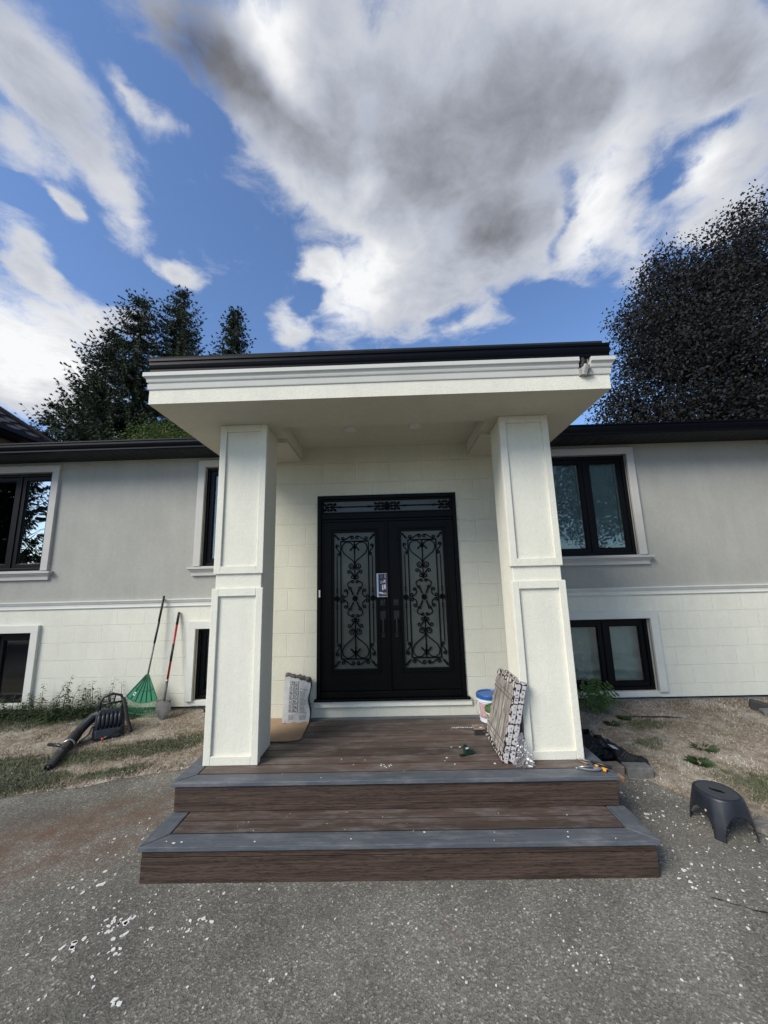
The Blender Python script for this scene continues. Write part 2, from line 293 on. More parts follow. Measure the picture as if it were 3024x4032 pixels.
M['concrete_dark'] = mat('weathered_concrete', (0.13, 0.13, 0.125), .9, var=.3, vscale=14, bump=.7, bscale=70)
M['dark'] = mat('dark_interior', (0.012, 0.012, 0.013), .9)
M['glass'] = glass('window_glass', .035)
M['mirror_glass'] = glass('reflective_window_glass', .45, (.35, .42, .45))
M['curtain'] = mat('pale_curtain', (0.72, 0.82, 0.76), .9, var=.1, vscale=6)
M['shade'] = mat('grey_roller_shade', (0.42, 0.48, 0.48), .9, var=.1, vscale=3)
M['cream'] = mat('cream_liner', (0.55, 0.54, 0.48), .7)
M['shingle'] = mat('asphalt_shingle', (0.010, 0.010, 0.012), .9, var=.3, vscale=40, bump=.8, bscale=120)
M['lamp'] = mat('lamp_disc', (0.62, 0.62, 0.58), .4)
M['bplastic'] = mat('black_plastic', (0.012, 0.013, 0.016), .38, spec=.5, var=.2, vscale=20)
M['bplastic2'] = mat('worn_black_plastic', (0.010, 0.012, 0.017), .42, spec=.45, col2=(0.019, 0.022, 0.031), vscale=10, bump=.15, bscale=90)
M['brubber'] = mat('black_rubber', (0.01, 0.01, 0.011), .7)
M['steel'] = mat('grey_steel', (0.32, 0.33, 0.34), .35, metal=.8, var=.2, vscale=30)
M['white_p'] = mat('white_plastic', (0.66, 0.69, 0.72), .35)
M['spat'] = mat('dried_stucco_white', (0.62, 0.62, 0.58), .9, var=.15, vscale=30)

# ------------------------------------------------------------------ ground
def hgt(x, y): return 0.065*min(max(y, 0.0), 2.95)
LAWN_L = [(-60, -0.6), (-12, 0.2), (-6, .66), (-3.638, 0.984), (-3.27, 1.086), (-2.96, 1.134), (-2.79, 1.229), (-2.44, 1.347), (-2.22, 1.396), (-1.9, 1.55), (-1.7, 1.62)]
LAWN_R = [(1.70, 1.20), (2.16, 1.12), (2.36, 1.10), (2.40, .92), (2.50, .83), (2.72, .70), (2.80, .50), (2.78, 0.3), (3.2, -.9), (5, -4.0), (60, -60)]
def edge_y(x, poly):
    for (a, b), (c, d) in zip(poly[:-1], poly[1:]):
        if a <= x <= c: return b + (d-b)*(x-a)/(c-a)
    return 1e9
def lawn(x, y):
    if x < -1.72: return y > edge_y(x, LAWN_L)
    if x > 1.72: return y > edge_y(x, LAWN_R)
    return False
def asphalt_mat():
    m = bpy.data.materials.new('asphalt'); m.use_nodes = True; t = m.node_tree; b = t.nodes['Principled BSDF']; b.inputs['Roughness'].default_value = .85
    b.inputs['Specular IOR Level'].default_value = .3
    tc = N(t, 'ShaderNodeTexCoord'); v = tc.outputs['Object']
    vo = N(t, 'ShaderNodeTexVoronoi', Scale=108.0, Randomness=1.0); L(t, v, vo.inputs['Vector'])
    vf = N(t, 'ShaderNodeTexVoronoi', Scale=210.0, Randomness=1.0); L(t, v, vf.inputs['Vector'])
    ss = N(t, 'ShaderNodeSeparateColor'); L(t, vo.outputs['Color'], ss.inputs[0])
    sf = N(t, 'ShaderNodeSeparateColor'); L(t, vf.outputs['Color'], sf.inputs[0])
    cr = N(t, 'ShaderNodeValToRGB'); L(t, ss.outputs[0], cr.inputs[0]); e = cr.color_ramp.elements
    e[0].color = (.030, .028, .028, 1); e[1].color = (.30, .285, .27, 1); e[1].position = 1
    for p, c in ((.45, (.072, .070, .066, 1)), (.8, (.105, .098, .093, 1)), (.93, (.17, .16, .15, 1))): cr.color_ramp.elements.new(p).color = c
    c2 = N(t, 'ShaderNodeValToRGB'); L(t, sf.outputs[1], c2.inputs[0]); e = c2.color_ramp.elements
    e[0].color = (.048, .047, .045, 1); e[1].color = (.165, .162, .152, 1)
    m1 = N(t, 'ShaderNodeMix'); m1.data_type = 'RGBA'; m1.inputs['Factor'].default_value = .40; L(t, cr.outputs[0], m1.inputs['A']); L(t, c2.outputs[0], m1.inputs['B'])
    # broad wear and rusty washes left of the steps
    n = N(t, 'ShaderNodeTexNoise', Scale=.9, Detail=6.0, Roughness=.65); L(t, v, n.inputs['Vector'])
    r = N(t, 'ShaderNodeMapRange'); r.inputs['From Min'].default_value = .35; r.inputs['From Max'].default_value = .68; r.inputs['To Min'].default_value = 1.0; r.inputs['To Max'].default_value = 1.95; L(t, n.outputs['Fac'], r.inputs['Value'])
    m2 = N(t, 'ShaderNodeMix'); m2.data_type = 'RGBA'; m2.blend_type = 'MULTIPLY'; m2.inputs['Factor'].default_value = 1; L(t, m1.outputs['Result'], m2.inputs['A']); L(t, r.outputs[0], m2.inputs['B'])
    mw = N(t, 'ShaderNodeMix'); mw.data_type = 'RGBA'; mw.blend_type = 'MULTIPLY'; mw.inputs['Factor'].default_value = 1; L(t, m2.outputs['Result'], mw.inputs['A']); mw.inputs['B'].default_value = (1.06, 1.06, .98, 1)
    col = mw.outputs['Result']
    for (cx, cy, ra, rb, an, c, k) in ((-2.75, .35, 1.7, .6, .35, (.105, .062, .042), .9), (-2.2, .95, .7, .28, .35, (.10, .066, .044), .5), (2.1, .35, .5, .7, .6, (.15, .135, .115), .45), (-3.4, -.3, 1.2, .5, .3, (.07, .05, .038), .5)):
        mp = N(t, 'ShaderNodeMapping'); mp.vector_type = 'TEXTURE'; mp.inputs['Location'].default_value = (cx, cy, 0); mp.inputs['Rotation'].default_value = (0, 0, an); mp.inputs['Scale'].default_value = (ra, rb, 9); L(t, v, mp.inputs[0])
        g = N(t, 'ShaderNodeTexGradient'); g.gradient_type = 'SPHERICAL'; L(t, mp.outputs[0], g.inputs[0])
        nn = N(t, 'ShaderNodeTexNoise', Scale=5.0, Detail=7.0, Roughness=.7); L(t, v, nn.inputs['Vector'])
        f = math_(t, 'MULTIPLY', math_(t, 'MULTIPLY', g.outputs['Fac'], 1.6, clamp=True), math_(t, 'MULTIPLY', math_(t, 'SUBTRACT', nn.outputs['Fac'], .3, clamp=True), 3.2 * k, clamp=True), clamp=True)
        mm = N(t, 'ShaderNodeMix'); mm.data_type = 'RGBA'; L(t, math_(t, 'MULTIPLY', f, .88), mm.inputs['Factor']); L(t, col, mm.inputs['A']); mm.inputs['B'].default_value = (*c, 1); col = mm.outputs['Result']
    L(t, col, b.inputs['Base Color'])
    bp = N(t, 'ShaderNodeBump', Strength=.6, Distance=.004); L(t, vo.outputs['Distance'], bp.inputs['Height']); L(t, bp.outputs[0], b.inputs['Normal'])
    return m
GREEN_SPOTS = [(-5.2, 1.05, 1.5, .38, .1), (-4.15, 1.38, .85, .34, .15), (-3.5, 1.15, .45, .16, .2), (-3.1, 1.75, .55, .2, .2), (-2.5, 1.95, .5, .22, .2), (-2.8, 1.35, .35, .1, .3), (-5.0, 2.65, 1.2, .3, 0), (3.0, 2.2, .4, .15, .1), (2.75, 1.75, .25, .12, .2), (3.3, .9, .45, .3, -.5), (4.2, 1.0, .6, .3, .2), (-3.6, 1.6, .35, .1, .2)]
def turf_color(t, v, dry=(.29, .245, .185), dry2=(.12, .098, .074), green=(.046, .068, .028), pale=(.42, .39, .34)):
    n = N(t, 'ShaderNodeTexNoise', Scale=22.0, Detail=9.0, Roughness=.78); L(t, v, n.inputs['Vector'])
    r = N(t, 'ShaderNodeMapRange'); r.inputs['From Min'].default_value = .36; r.inputs['From Max'].default_value = .62; L(t, n.outputs['Fac'], r.inputs['Value'])
    m1 = N(t, 'ShaderNodeMix'); m1.data_type = 'RGBA'; L(t, r.outputs[0], m1.inputs['Factor']); m1.inputs['A'].default_value = (*dry2, 1); m1.inputs['B'].default_value = (*dry, 1)
    np_ = N(t, 'ShaderNodeTexNoise', Scale=2.2, Detail=9.0, Roughness=.78); mp = N(t, 'ShaderNodeMapping'); mp.inputs['Location'].default_value = (7, 3, 1); L(t, v, mp.inputs[0]); L(t, mp.outputs[0], np_.inputs['Vector'])
    rp = N(t, 'ShaderNodeMapRange'); rp.inputs['From Min'].default_value = .47; rp.inputs['From Max'].default_value = .60; L(t, np_.outputs['Fac'], rp.inputs['Value'])
    m2 = N(t, 'ShaderNodeMix'); m2.data_type = 'RGBA'; L(t, math_(t, 'MULTIPLY', rp.outputs[0], .6), m2.inputs['Factor']); L(t, m1.outputs['Result'], m2.inputs['A']); m2.inputs['B'].default_value = (*pale, 1)
    acc = None
    for (cx, cy, ra, rb, an) in GREEN_SPOTS:
        mp = N(t, 'ShaderNodeMapping'); mp.vector_type = 'TEXTURE'; mp.inputs['Location'].default_value = (cx, cy, 0); mp.inputs['Rotation'].default_value = (0, 0, an); mp.inputs['Scale'].default_value = (ra*1.3, rb*1.5, 9); L(t, v, mp.inputs[0])
        g = N(t, 'ShaderNodeTexGradient'); g.gradient_type = 'SPHERICAL'; L(t, mp.outputs[0], g.inputs[0])
        acc = g.outputs['Fac'] if acc is None else math_(t, 'ADD', acc, g.outputs['Fac'])
    ng = N(t, 'ShaderNodeTexNoise', Scale=7.0, Detail=9.0, Roughness=.8); L(t, v, ng.inputs['Vector'])
    s = math_(t, 'ADD', acc, math_(t, 'MULTIPLY', math_(t, 'SUBTRACT', ng.outputs['Fac'], .5), 3.0))
    rg = N(t, 'ShaderNodeMapRange'); rg.inputs['From Min'].default_value = .25; rg.inputs['From Max'].default_value = .6; L(t, s, rg.inputs['Value'])
    m3 = N(t, 'ShaderNodeMix'); m3.data_type = 'RGBA'; L(t, math_(t, 'MULTIPLY', rg.outputs[0], .72), m3.inputs['Factor']); L(t, m2.outputs['Result'], m3.inputs['A']); m3.inputs['B'].default_value = (*green, 1)
    return m3.outputs['Result'], n.outputs['Fac']
def turf_mat(name, k=1.0):
    m = bpy.data.materials.new(name); m.use_nodes = True; t = m.node_tree; b = t.nodes['Principled BSDF']; b.inputs['Roughness'].default_value = .95; b.inputs['Specular IOR Level'].default_value = .15
    tc = N(t, 'ShaderNodeTexCoord')
    c, h = turf_color(t, tc.outputs['Object'])
    if k != 1.0:
        gg = N(t, 'ShaderNodeNewGeometry'); rr_ = N(t, 'ShaderNodeMapRange'); rr_.inputs['To Min'].default_value = .35; rr_.inputs['To Max'].default_value = 1.7; L(t, gg.outputs['Random Per Island'], rr_.inputs['Value'])
        mi_ = N(t, 'ShaderNodeMix'); mi_.data_type = 'RGBA'; mi_.blend_type = 'MULTIPLY'; mi_.inputs['Factor'].default_value = 1; L(t, c, mi_.inputs['A']); L(t, rr_.outputs[0], mi_.inputs['B']); c = mi_.outputs['Result']
        mm = N(t, 'ShaderNodeMix'); mm.data_type = 'RGBA'; mm.blend_type = 'MULTIPLY'; mm.inputs['Factor'].default_value = 1; L(t, c, mm.inputs['A']); mm.inputs['B'].default_value = (k, k, k, 1); c = mm.outputs['Result']
    L(t, c, b.inputs['Base Color'])
    f = N(t, 'ShaderNodeTexNoise', Scale=60.0, Detail=5.0); L(t, tc.outputs['Object'], f.inputs['Vector'])
    bp = N(t, 'ShaderNodeBump', Strength=.8, Distance=.012); L(t, f.outputs['Fac'], bp.inputs['Height']); L(t, bp.outputs[0], b.inputs['Normal'])
    return m
def sheet(name, xs, ys, m, dz=0.0, keep=None, thick=None):
    mb = MB(); idx = {}
    for i, x in enumerate(xs):
        for j, y in enumerate(ys):
            idx[i, j] = len(mb.v); mb.v.append((x, y, hgt(x, y) + dz))
    for i in range(len(xs)-1):
        for j in range(len(ys)-1):
            mb.f.append((idx[i,j], idx[i+1,j], idx[i+1,j+1], idx[i,j+1])); mb.m.append(0)
    return mb.build(name, m, fixn=False)
ground = struct(sheet('ground', [-200, -20, -8, -4, 0, 4, 8, 20, 200], [-200, -20, -6, 0, .5, 1, 1.5, 2, 2.5, 2.95, 12, 40, 200], mat('bare_soil', (.10, .08, .06), .95, var=.3, vscale=2, bump=.5), dz=-.004), 'bare soil under the lawn, the driveway and the house')
# driveway: one sheet whose rear edge follows the lawn line
def driveway():
    mb = MB(); xs = [-60, -30, -12, -8] + [-6+i*.06 for i in range(0, 201)] + [8, 12, 30, 60]
    rnd = random.Random(4)
    ys0 = [-60, -20, -8, -4, -2.5, -1.5, -.8, -.3, 0]
    cols = []
    for x in xs:
        if x < -1.70: e = edge_y(x, LAWN_L)
        elif x > 1.70: e = edge_y(x, LAWN_R)
        else: e = 1.6
        e = min(e, 2.0) + rnd.uniform(-.02, .02)
        if e > 0: ys = ys0 + [e*k/4 for k in range(1, 5)]
        else: ys = [-60 + (e+60)*k/12 for k in range(13)]
        cols.append([(x, y, hgt(x, y) + .002) for y in ys])
    n = len(cols[0]); mb.v = [p for c in cols for p in c]
    for i in range(len(cols)-1):
        for j in range(n-1): mb.f.append((i*n+j, (i+1)*n+j, (i+1)*n+j+1, i*n+j+1)); mb.m.append(0)
    o = mb.build('driveway', asphalt_mat(), fixn=False); return struct(o, 'worn grey asphalt driveway speckled with white stucco drops')
driveway()
def lawn_strip(name, poly, x0, x1, label):
    mb = MB(); n = 90; m = 8; rnd = random.Random(9)
    for i in range(n+1):
        x = x0 + (x1-x0)*i/n; e = edge_y(x, poly) - .03
        for j in range(m+1):
            y = e + (3.1-e)*j/m; mb.v.append((x, y, hgt(x, y) + .008 + (rnd.uniform(0, .012) if 0 < j < m else -.003 if j == 0 else 0)))
    for i in range(n):
        for j in range(m): mb.f.append((i*(m+1)+j, (i+1)*(m+1)+j, (i+1)*(m+1)+j+1, i*(m+1)+j+1)); mb.m.append(0)
    return struct(mb.build(name, M['turf'], smooth=True, fixn=False), label)
M['turf'] = turf_mat('dry_turf'); M['blade'] = turf_mat('grass_blades', 1.25)
lawn_strip('lawn', LAWN_L, -14, -1.75, 'patchy half dead lawn left of the porch')
lawn_strip('lawn', LAWN_R, 1.75, 9, 'brown dry lawn right of the porch')
def green_at(x, y):
    g = 0
    for (cx, cy, ra, rb, an) in GREEN_SPOTS:
        dx, dy = x-cx, y-cy; c, s = math.cos(an), math.sin(an)
        g += max(0, 1 - math.hypot((dx*c+dy*s)/(ra*1.3), (-dx*s+dy*c)/(rb*1.5)))
    return g
def grass():
    rnd = random.Random(11); mb = MB(); n = 0
    while n < 120000:
        if rnd.random() < .55: x = rnd.uniform(-6.5, -1.75)
        else: x = rnd.uniform(1.75, 6.2)
        y = rnd.uniform(-1.2, 2.95)
        if not lawn(x, y + rnd.uniform(-.03, .05)): continue
        g = green_at(x, y)
        if rnd.random() > .45 + g: continue
        n += 1
        hh = rnd.uniform(.012, .034) + .02*g*rnd.random(); a = rnd.uniform(0, 2*PI); w = rnd.uniform(.0028, .006)
        lx, ly = rnd.uniform(-.03, .03), rnd.uniform(-.03, .03); z = hgt(x, y) + .004; dx, dy = math.cos(a)*w, math.sin(a)*w
        b = len(mb.v); mb.v += [(x-dx, y-dy, z), (x+dx, y+dy, z), (x+lx, y+ly, z+hh)]; mb.f.append((b, b+1, b+2)); mb.m.append(0)
    o = mb.build('grass', M['blade'], fixn=False); tag(o, 'short dry and green grass blades covering both lawns', 'grass', kind='stuff')
grass()
def chips():
    rnd = random.Random(5); mb = MB()
    def flake(x, y, z, r, irregular=.4, t=.0015):
        k = rnd.randint(5, 8); a0 = rnd.uniform(0, 6); el = rnd.uniform(.5, 1)
        ring = []
        for i in range(k):
            a = a0 + 2*PI*i/k; rr = r*(1+rnd.uniform(-irregular, irregular)); ring.append((rr*math.cos(a), rr*math.sin(a)*el))
        b = len(mb.v); mb.v += [(x+p, y+q, z+t) for p, q in ring] + [(x+p*1.08, y+q*1.08, z-.001) for p, q in ring]
        mb.f.append(tuple(range(b, b+k))); mb.m.append(0)
        for i in range(k): mb.f.append((b+i, b+(i+1) % k, b+k+(i+1) % k, b+k+i)); mb.m.append(0)
    # pale bark-and-stucco litter on the lawns
    for _ in range(5200):
        x = rnd.choice((rnd.uniform(-6, -1.75), rnd.uniform(1.75, 6))); y = rnd.uniform(.2, 2.9)
        if lawn(x, y): flake(x, y, hgt(x, y)+.013, rnd.uniform(.002, .0085), t=.003)
    o1 = mb.build('litter', mat('pale_litter', (.44, .41, .36), .9, var=.3, vscale=60), fixn=False); tag(o1, 'pale chips and dry leaf litter scattered over the lawns', 'litter', kind='stuff')
    mb = MB()
    def flake2(*a, **k): flake(*a, **k)
    globals()['_mb'] = mb
    def drop(x, y, r):
        k = rnd.randint(6, 9); a0 = rnd.uniform(0, 6); el = rnd.uniform(.45, 1); z = hgt(x, y)+.0045 ; th = rnd.uniform(0, PI)
        ring = []
        for i in range(k):
            a = a0 + 2*PI*i/k; rr = r*(1+rnd.uniform(-.4, .4)); p, q = rr*math.cos(a), rr*math.sin(a)*el
            ring.append((p*math.cos(th)-q*math.sin(th), p*math.sin(th)+q*math.cos(th)))
        b = len(mb.v); mb.v += [(x+p, y+q, z+.0012) for p, q in ring] + [(x+p*1.08, y+q*1.08, z-.003) for p, q in ring]
        mb.f.append(tuple(range(b, b+k))); mb.m.append(0)
        for i in range(k): mb.f.append((b+i, b+(i+1) % k, b+k+(i+1) % k, b+k+i)); mb.m.append(0)
    def cluster(x, y, n, s, r0, r1):
        for _ in range(n): drop(rnd.gauss(x, s), rnd.gauss(y, s), rnd.uniform(r0, r1))
    for (x, y, n, s, r0, r1) in SPATTER: cluster(x, y, max(2, int(n*.75)), s*1.1, r0*.7, r1*.95)
    for _ in range(110):
        x = rnd.uniform(-2.4, 2.6); y = -abs(rnd.gauss(0, .55)) - .02; drop(x, y, rnd.uniform(.002, .0075))
    for _ in range(120):
        x = rnd.gauss(2.2, .28); y = rnd.uniform(-.5, 1.1)
        if x > 1.76 and not lawn(x, y): drop(x, y, rnd.uniform(.002, .0085))
    for _ in range(70):
        x = rnd.gauss(-1.75, .35); y = rnd.gauss(-.25, .25)
        if y < -.03 or x < -1.78: drop(x, y, rnd.uniform(.002, .008))
    o2 = mb.build('stucco_drops', M['spat'], fixn=False); tag(o2, 'white dried stucco drops spattered on the asphalt', 'stucco drops', kind='stuff')
SPATTER = [(-1.62, -.28, 26, .035, .006, .02), (-1.55, -.42, 14, .04, .005, .016), (-1.78, -.42, 10, .03, .006, .02), (-1.2, -.32, 14, .03, .004, .012), (-1.12, -.27, 6, .02, .006, .014),
  (-1.5, -.6, 6, .03, .005, .012), (-1.32, -.72, 4, .015, .008, .016), (-2.15, .35, 10, .05, .004, .012), (-2.0, .5, 10, .06, .004, .013), (.88, -.52, 12, .05, .003, .008), (1.05, -.5, 8, .04, .003, .008), (1.35, -.85, 12, .03, .004, .01), (-.62, -.6, 8, .03, .003, .008),
  (.33, -.62, 3, .01, .005, .01), (2.05, .62, 12, .05, .006, .018), (2.3, .1, 14, .1, .005, .012), (2.0, .9, 8, .06, .006, .014), (1.9, 0, 14, .08, .005, .014), (-1.95, .05, 16, .09, .006, .018)]
chips()
def cracks():
    mb = MB(); rnd = random.Random(3)
    for pts in ([(1.9, -.15), (2.15, -.28), (2.35, -.33), (2.6, -.5)],):
        P = []
        for (a, b), (c, d) in zip(pts[:-1], pts[1:]):
            for k in range(6): P.append((a+(c-a)*k/6+rnd.uniform(-.012, .012), b+(d-b)*k/6+rnd.uniform(-.012, .012)))
        for (a, b), (c, d) in zip(P[:-1], P[1:]):
            w = rnd.uniform(.002, .006); mb.quad((a, b-w, .0065), (c, d-w, .0065), (c, d+w, .0065), (a, b+w, .0065))
    struct(mb.build('driveway_crack', M['dark'], fixn=False), 'thin dark crack in the asphalt right of the steps')
cracks()

# ------------------------------------------------------------------ house
YW, YD, Z2 = 2.95, 1.778, 0.429
house = empty('house', (0, 6, 0), 'grey and white stucco house with a columned entrance porch roof and black double doors', 'house')
def wall_holes(name, x0, x1, z0, z1, y, depth, holes, m, label=None, th=.25):
    xs = sorted({x0, x1, *[h[0] for h in holes], *[h[1] for h in holes]}); zs = sorted({z0, z1, *[h[2] for h in holes], *[h[3] for h in holes]})
    xs = [x for x in xs if x0 <= x <= x1]; zs = [z for z in zs if z0 <= z <= z1]
    mb = MB()
    for i in range(len(xs)-1):
        for j in range(len(zs)-1):
            cx, cz = (xs[i]+xs[i+1])/2, (zs[j]+zs[j+1])/2
            if any(h[0] < cx < h[1] and h[2] < cz < h[3] for h in holes): continue
            mb.quad((xs[i], y, zs[j]), (xs[i+1], y, zs[j]), (xs[i+1], y, zs[j+1]), (xs[i], y, zs[j+1]))
    for (a, b, c, d) in holes:
        mb.quad((a, y, c), (a, y+depth, c), (a, y+depth, d), (a, y, d)); mb.quad((b, y, c), (b, y, d), (b, y+depth, d), (b, y+depth, c))
        if c > z0: mb.quad((a, y, c), (b, y, c), (b, y+depth, c), (a, y+depth, c))
        if d < z1: mb.quad((a, y, d), (a, y+depth, d), (b, y+depth, d), (b, y, d))
    mb.quad((x0, y, z1), (x1, y, z1), (x1, y+th, z1), (x0, y+th, z1)); mb.quad((x0, y, z0), (x0, y+th, z0), (x1, y+th, z0), (x1, y, z0))
    return mb.build(name, m, house, fixn=False, label=label)
WX = {'a': (-6.50, -5.33), 'b': (-2.877, -1.71), 'c': (2.46, 3.705), 'd': (6.01, 7.2)}
UZ = (2.225, 3.782); BZ = (.325, 1.312)
upL = [(*WX['a'], *UZ), (*WX['b'], *UZ)]; upR = [(*WX['c'], *UZ), (*WX['d'], *UZ)]
loL = [(*WX['a'], *BZ), (*WX['b'], *BZ)]; loR = [(*WX['c'], *BZ)]
wall_holes('upper_wall', -9, -1.0, 1.69, 4.0, YW, .1, upL, M['stucco_grey'], 'grey stucco upper wall left of the porch')
wall_holes('upper_wall', 1.0, 8.6, 1.69, 4.0, YW, .1, upR, M['stucco_grey'], 'grey stucco upper wall right of the porch')
wall_holes('lower_wall', -9, -1.0, .2466, 1.69, YW-.012, .11, loL, M['stucco_block'], 'white block-scored stucco base wall left of the porch')
wall_holes('lower_wall', 1.0, 8.6, .2466, 1.69, YW-.012, .11, loR, M['stucco_block'], 'white block-scored stucco base wall right of the porch')
for a, b in ((-9, -1.9), (1.9, 8.6)):
    mb = MB(); mb.box(a, b, YW-.016, YW+.01, .232, .2462); mb.build('base_flashing', M['black'], house)
    mb = MB(); mb.box(a+.01, b-.01, YW+.012, YW+.2, -.1, .231); mb.build('foundation', M['concrete'], house)
for q in ((-9, -8.8, YW+.26, 10), (8.4, 8.6, YW+.26, 10), (-8.8, 8.4, 9.8, 10)):
    mb = MB(); mb.box(*q, 0, 4); mb.build('end_wall', M['stucco_grey'], house)
# string course
def band(x0, x1, y, prof, mb):            # prof: (out, z)
    n = len(prof); vs = [(x0, y-o, z) for o, z in prof] + [(x1, y-o, z) for o, z in prof]
    mb.add(vs, [(i, i+1, n+i+1, n+i) for i in range(n-1)] + [tuple(range(n)), tuple(range(n, 2*n))[::-1]])
PB = [(0, 1.640), (.026, 1.640), (.030, 1.648), (.030, 1.652), (.020, 1.656), (.020, 1.702), (.034, 1.708), (.034, 1.718), (.042, 1.722), (.042, 1.732), (.052, 1.737), (.052, 1.751), (0, 1.753)]
for a, b, q in ((-9, -1.9, 'left'), (1.9, 8.6, 'right')):
    mb = MB(); band(a, b, YW, PB, mb); mb.build('string_course', M['trimw'], house, label='moulded white band between grey and white stucco, %s of the porch' % q)

def window(xr, zr, upper, kind, label, group):
    a, b = xr; c, d = zr; y = YW + (.0 if upper else -.012); ry = YW + .085
    tm = M['trim'] if upper else M['trimw']
    fr = MB(); fw = .07
    # outer frame
    def ring(mb, x0, x1, z0, z1, w, y0, y1, wb=None):
        wb = wb or w
        mb.box(x0, x0+w, y0, y1, z0, z1); mb.box(x1-w, x1, y0, y1, z0, z1); mb.box(x0+w, x1-w, y0, y1, z1-w, z1); mb.box(x0+w, x1-w, y0, y1, z0, z0+wb)
    ring(fr, a+.001, b-.001, c+.001, d-.001, .045, ry-.045, ry+.06)
    mx = (a+b)/2
    fr.box(mx-.022, mx+.022, ry-.035, ry+.06, c+.046, d-.046)
    w = fr.build('window', M['black'], house, bevel=.004, label=label); w['group'] = group
    sashes = [(a+.047, mx-.024), (mx+.024, b-.047)]
    for i, (s0, s1) in enumerate(sashes):
        s = MB(); ring(s, s0, s1, c+.048, d-.048, .062, ry-.02, ry+.03); ring(s, s0+.062, s1-.062, c+.11, d-.11, .010, ry-.006, ry+.02)
        s.build('sash', M['black'], w, bevel=.003)
        g = MB(); g.box(s0+.060, s1-.060, ry+.008, ry+.014, c+.108, d-.108)
        g.build('pane', M['mirror_glass'] if kind == 'reflect' and i == 1 else M['glass'], w)
    # room behind
    r = MB(); x0, x1, y0, y1, z0, z1 = a-.3, b+.3, ry+.05, ry+1.6, c-.25, d+.15
    for q in (((x0,y1,z0),(x1,y1,z0),(x1,y1,z1),(x0,y1,z1)), ((x0,y0,z0),(x0,y1,z0),(x0,y1,z1),(x0,y0,z1)), ((x1,y0,z0),(x1,y0,z1),(x1,y1,z1),(x1,y1,z0)), ((x0,y0,z1),(x0,y1,z1),(x1,y1,z1),(x1,y0,z1)), ((x0,y0,z0),(x1,y0,z0),(x1,y1,z0),(x0,y1,z0))): r.quad(*q)
    r.build('dark_room', M['dark'], w, fixn=False)
    def drape(x0, x1, yy, z0, z1, m, amp=.02, freq=38, name='curtain'):
        k = MB(); n = 60
        for i in range(n+1):
            x = x0+(x1-x0)*i/n; yo = amp*math.sin(x*freq)*(.6+.4*math.sin(x*9))
            k.v += [(x, yy+yo, z0), (x, yy+yo*.6, (z0+z1)/2), (x, yy+yo*.4, z1)]
        for i in range(n):
            for j in (0, 1): k.f.append((i*3+j, (i+1)*3+j, (i+1)*3+j+1, i*3+j+1)); k.m.append(0)
        k.build(name, m, w, smooth=True, fixn=False)
    if kind == 'reflect':
        drape(a+.5, mx-.03, ry+.14, c+.06, d-.06, M['curtain'], .02, 44); drape(mx+.12, mx+.2, ry+.12, c+.06, d-.06, M['cream'], .004, 60)
    elif kind == 'shade':
        for s0, s1 in sashes:
            k = MB(); k.box(s0+.05, s1-.05, ry+.05, ry+.055, c+.09, d-.09); k.build('roller_shade', M['shade'], w)
            k = MB(); k.box(s1-.092, s1-.070, ry+.020, ry+.045, c+.112, d-.112); k.build('shade_rail', M['cream'], w)
    elif kind == 'curtain':
        drape(mx-.02, b-.06, ry+.12, c+.06, d-.06, M['curtain'], .012, 30); drape(a+.06, mx-.0, ry+.17, c+.1, d-.06, M['curtain'], .03, 36)
    elif kind == 'plants':
        k = MB(); k.lathe([(0, 0), (.03, 0), (.04, .07), (.036, .072), (.0, .06)], (b-.25, ry+.12, c+.11), 12); k.build('flower_pot', M['cream'], w, smooth=True)
        k = MB(); k.lathe([(0, 0), (.028, 0), (.036, .06), (.03, .10), (.02, .13), (0, .13)], (b-.12, ry+.11, c+.11), 12)
        k.build('red_pot', mat('red_flower', (.30, .03, .025), .6), w, smooth=True)
        k = MB(); rr = random.Random(2); k.tube([(b-.25, ry+.12, c+.17), (b-.25, ry+.12, c+.29)], .003, 5)
        for _ in range(40):
            p = Vector((b-.25+rr.gauss(0, .035), ry+.12+rr.gauss(0, .02), c+.2+rr.uniform(0, .08))); q = Vector((rr.uniform(-1, 1), rr.uniform(-1, 1), rr.uniform(-.3, 1)))*.025
            k.add([p, p+q+Vector((.008, 0, 0)), p+q*1.6, p+q-Vector((.008, 0, 0))], [(0, 1, 2, 3)])
        k.build('pot_plant', mat('pot_leaf', (.03, .06, .02), .6), w, fixn=False)
    # trim
    t = MB(); tw = .108; pr = .045
    z0 = c if upper else c-.005
    t.box(a-tw, a, y-pr, y+.02, z0, d); t.box(b, b+tw, y-pr, y+.02, z0, d); t.box(a-tw, b+tw, y-pr, y+.02, d, d+tw)
    if upper:
        t.build('window_trim', tm, w, bevel=.004)
        s = MB(); x0, x1 = a-tw-.07, b+tw+.07
        pf = [(0, 2.085), (.035, 2.085), (.035, 2.135), (.045, 2.142), (.045, 2.152), (.062, 2.160), (.066, 2.175), (.085, 2.184), (.085, 2.212), (0, 2.2175)]
        n = len(pf); vs = []
        for (sx_, ex) in ((x0+.085, -1), (x1-.085, 1)):
            vs += [(sx_+ex*o, y-o, z) for o, z in pf]
        base = MB(); base.add(vs, [(i, i+1, n+i+1, n+i) for i in range(n-1)])
        for k_, ex in ((0, -1), (1, 1)):       # returns at the ends
            sx_ = (x0+.085, x1-.085)[k_]
            v2 = [(sx_+ex*o, y-o, z) for o, z in pf] + [(sx_+ex*o, y, z) for o, z in pf]
            base.add(v2, [(i, i+1, n+i+1, n+i) for i in range(n-1)])
        base.box(x0+.086, x1-.086, y-.03, y+.09, 2.2, 2.2235)
        base.build('window_sill', tm, w)
    else:
        t.build('window_trim', tm, w, bevel=.004)
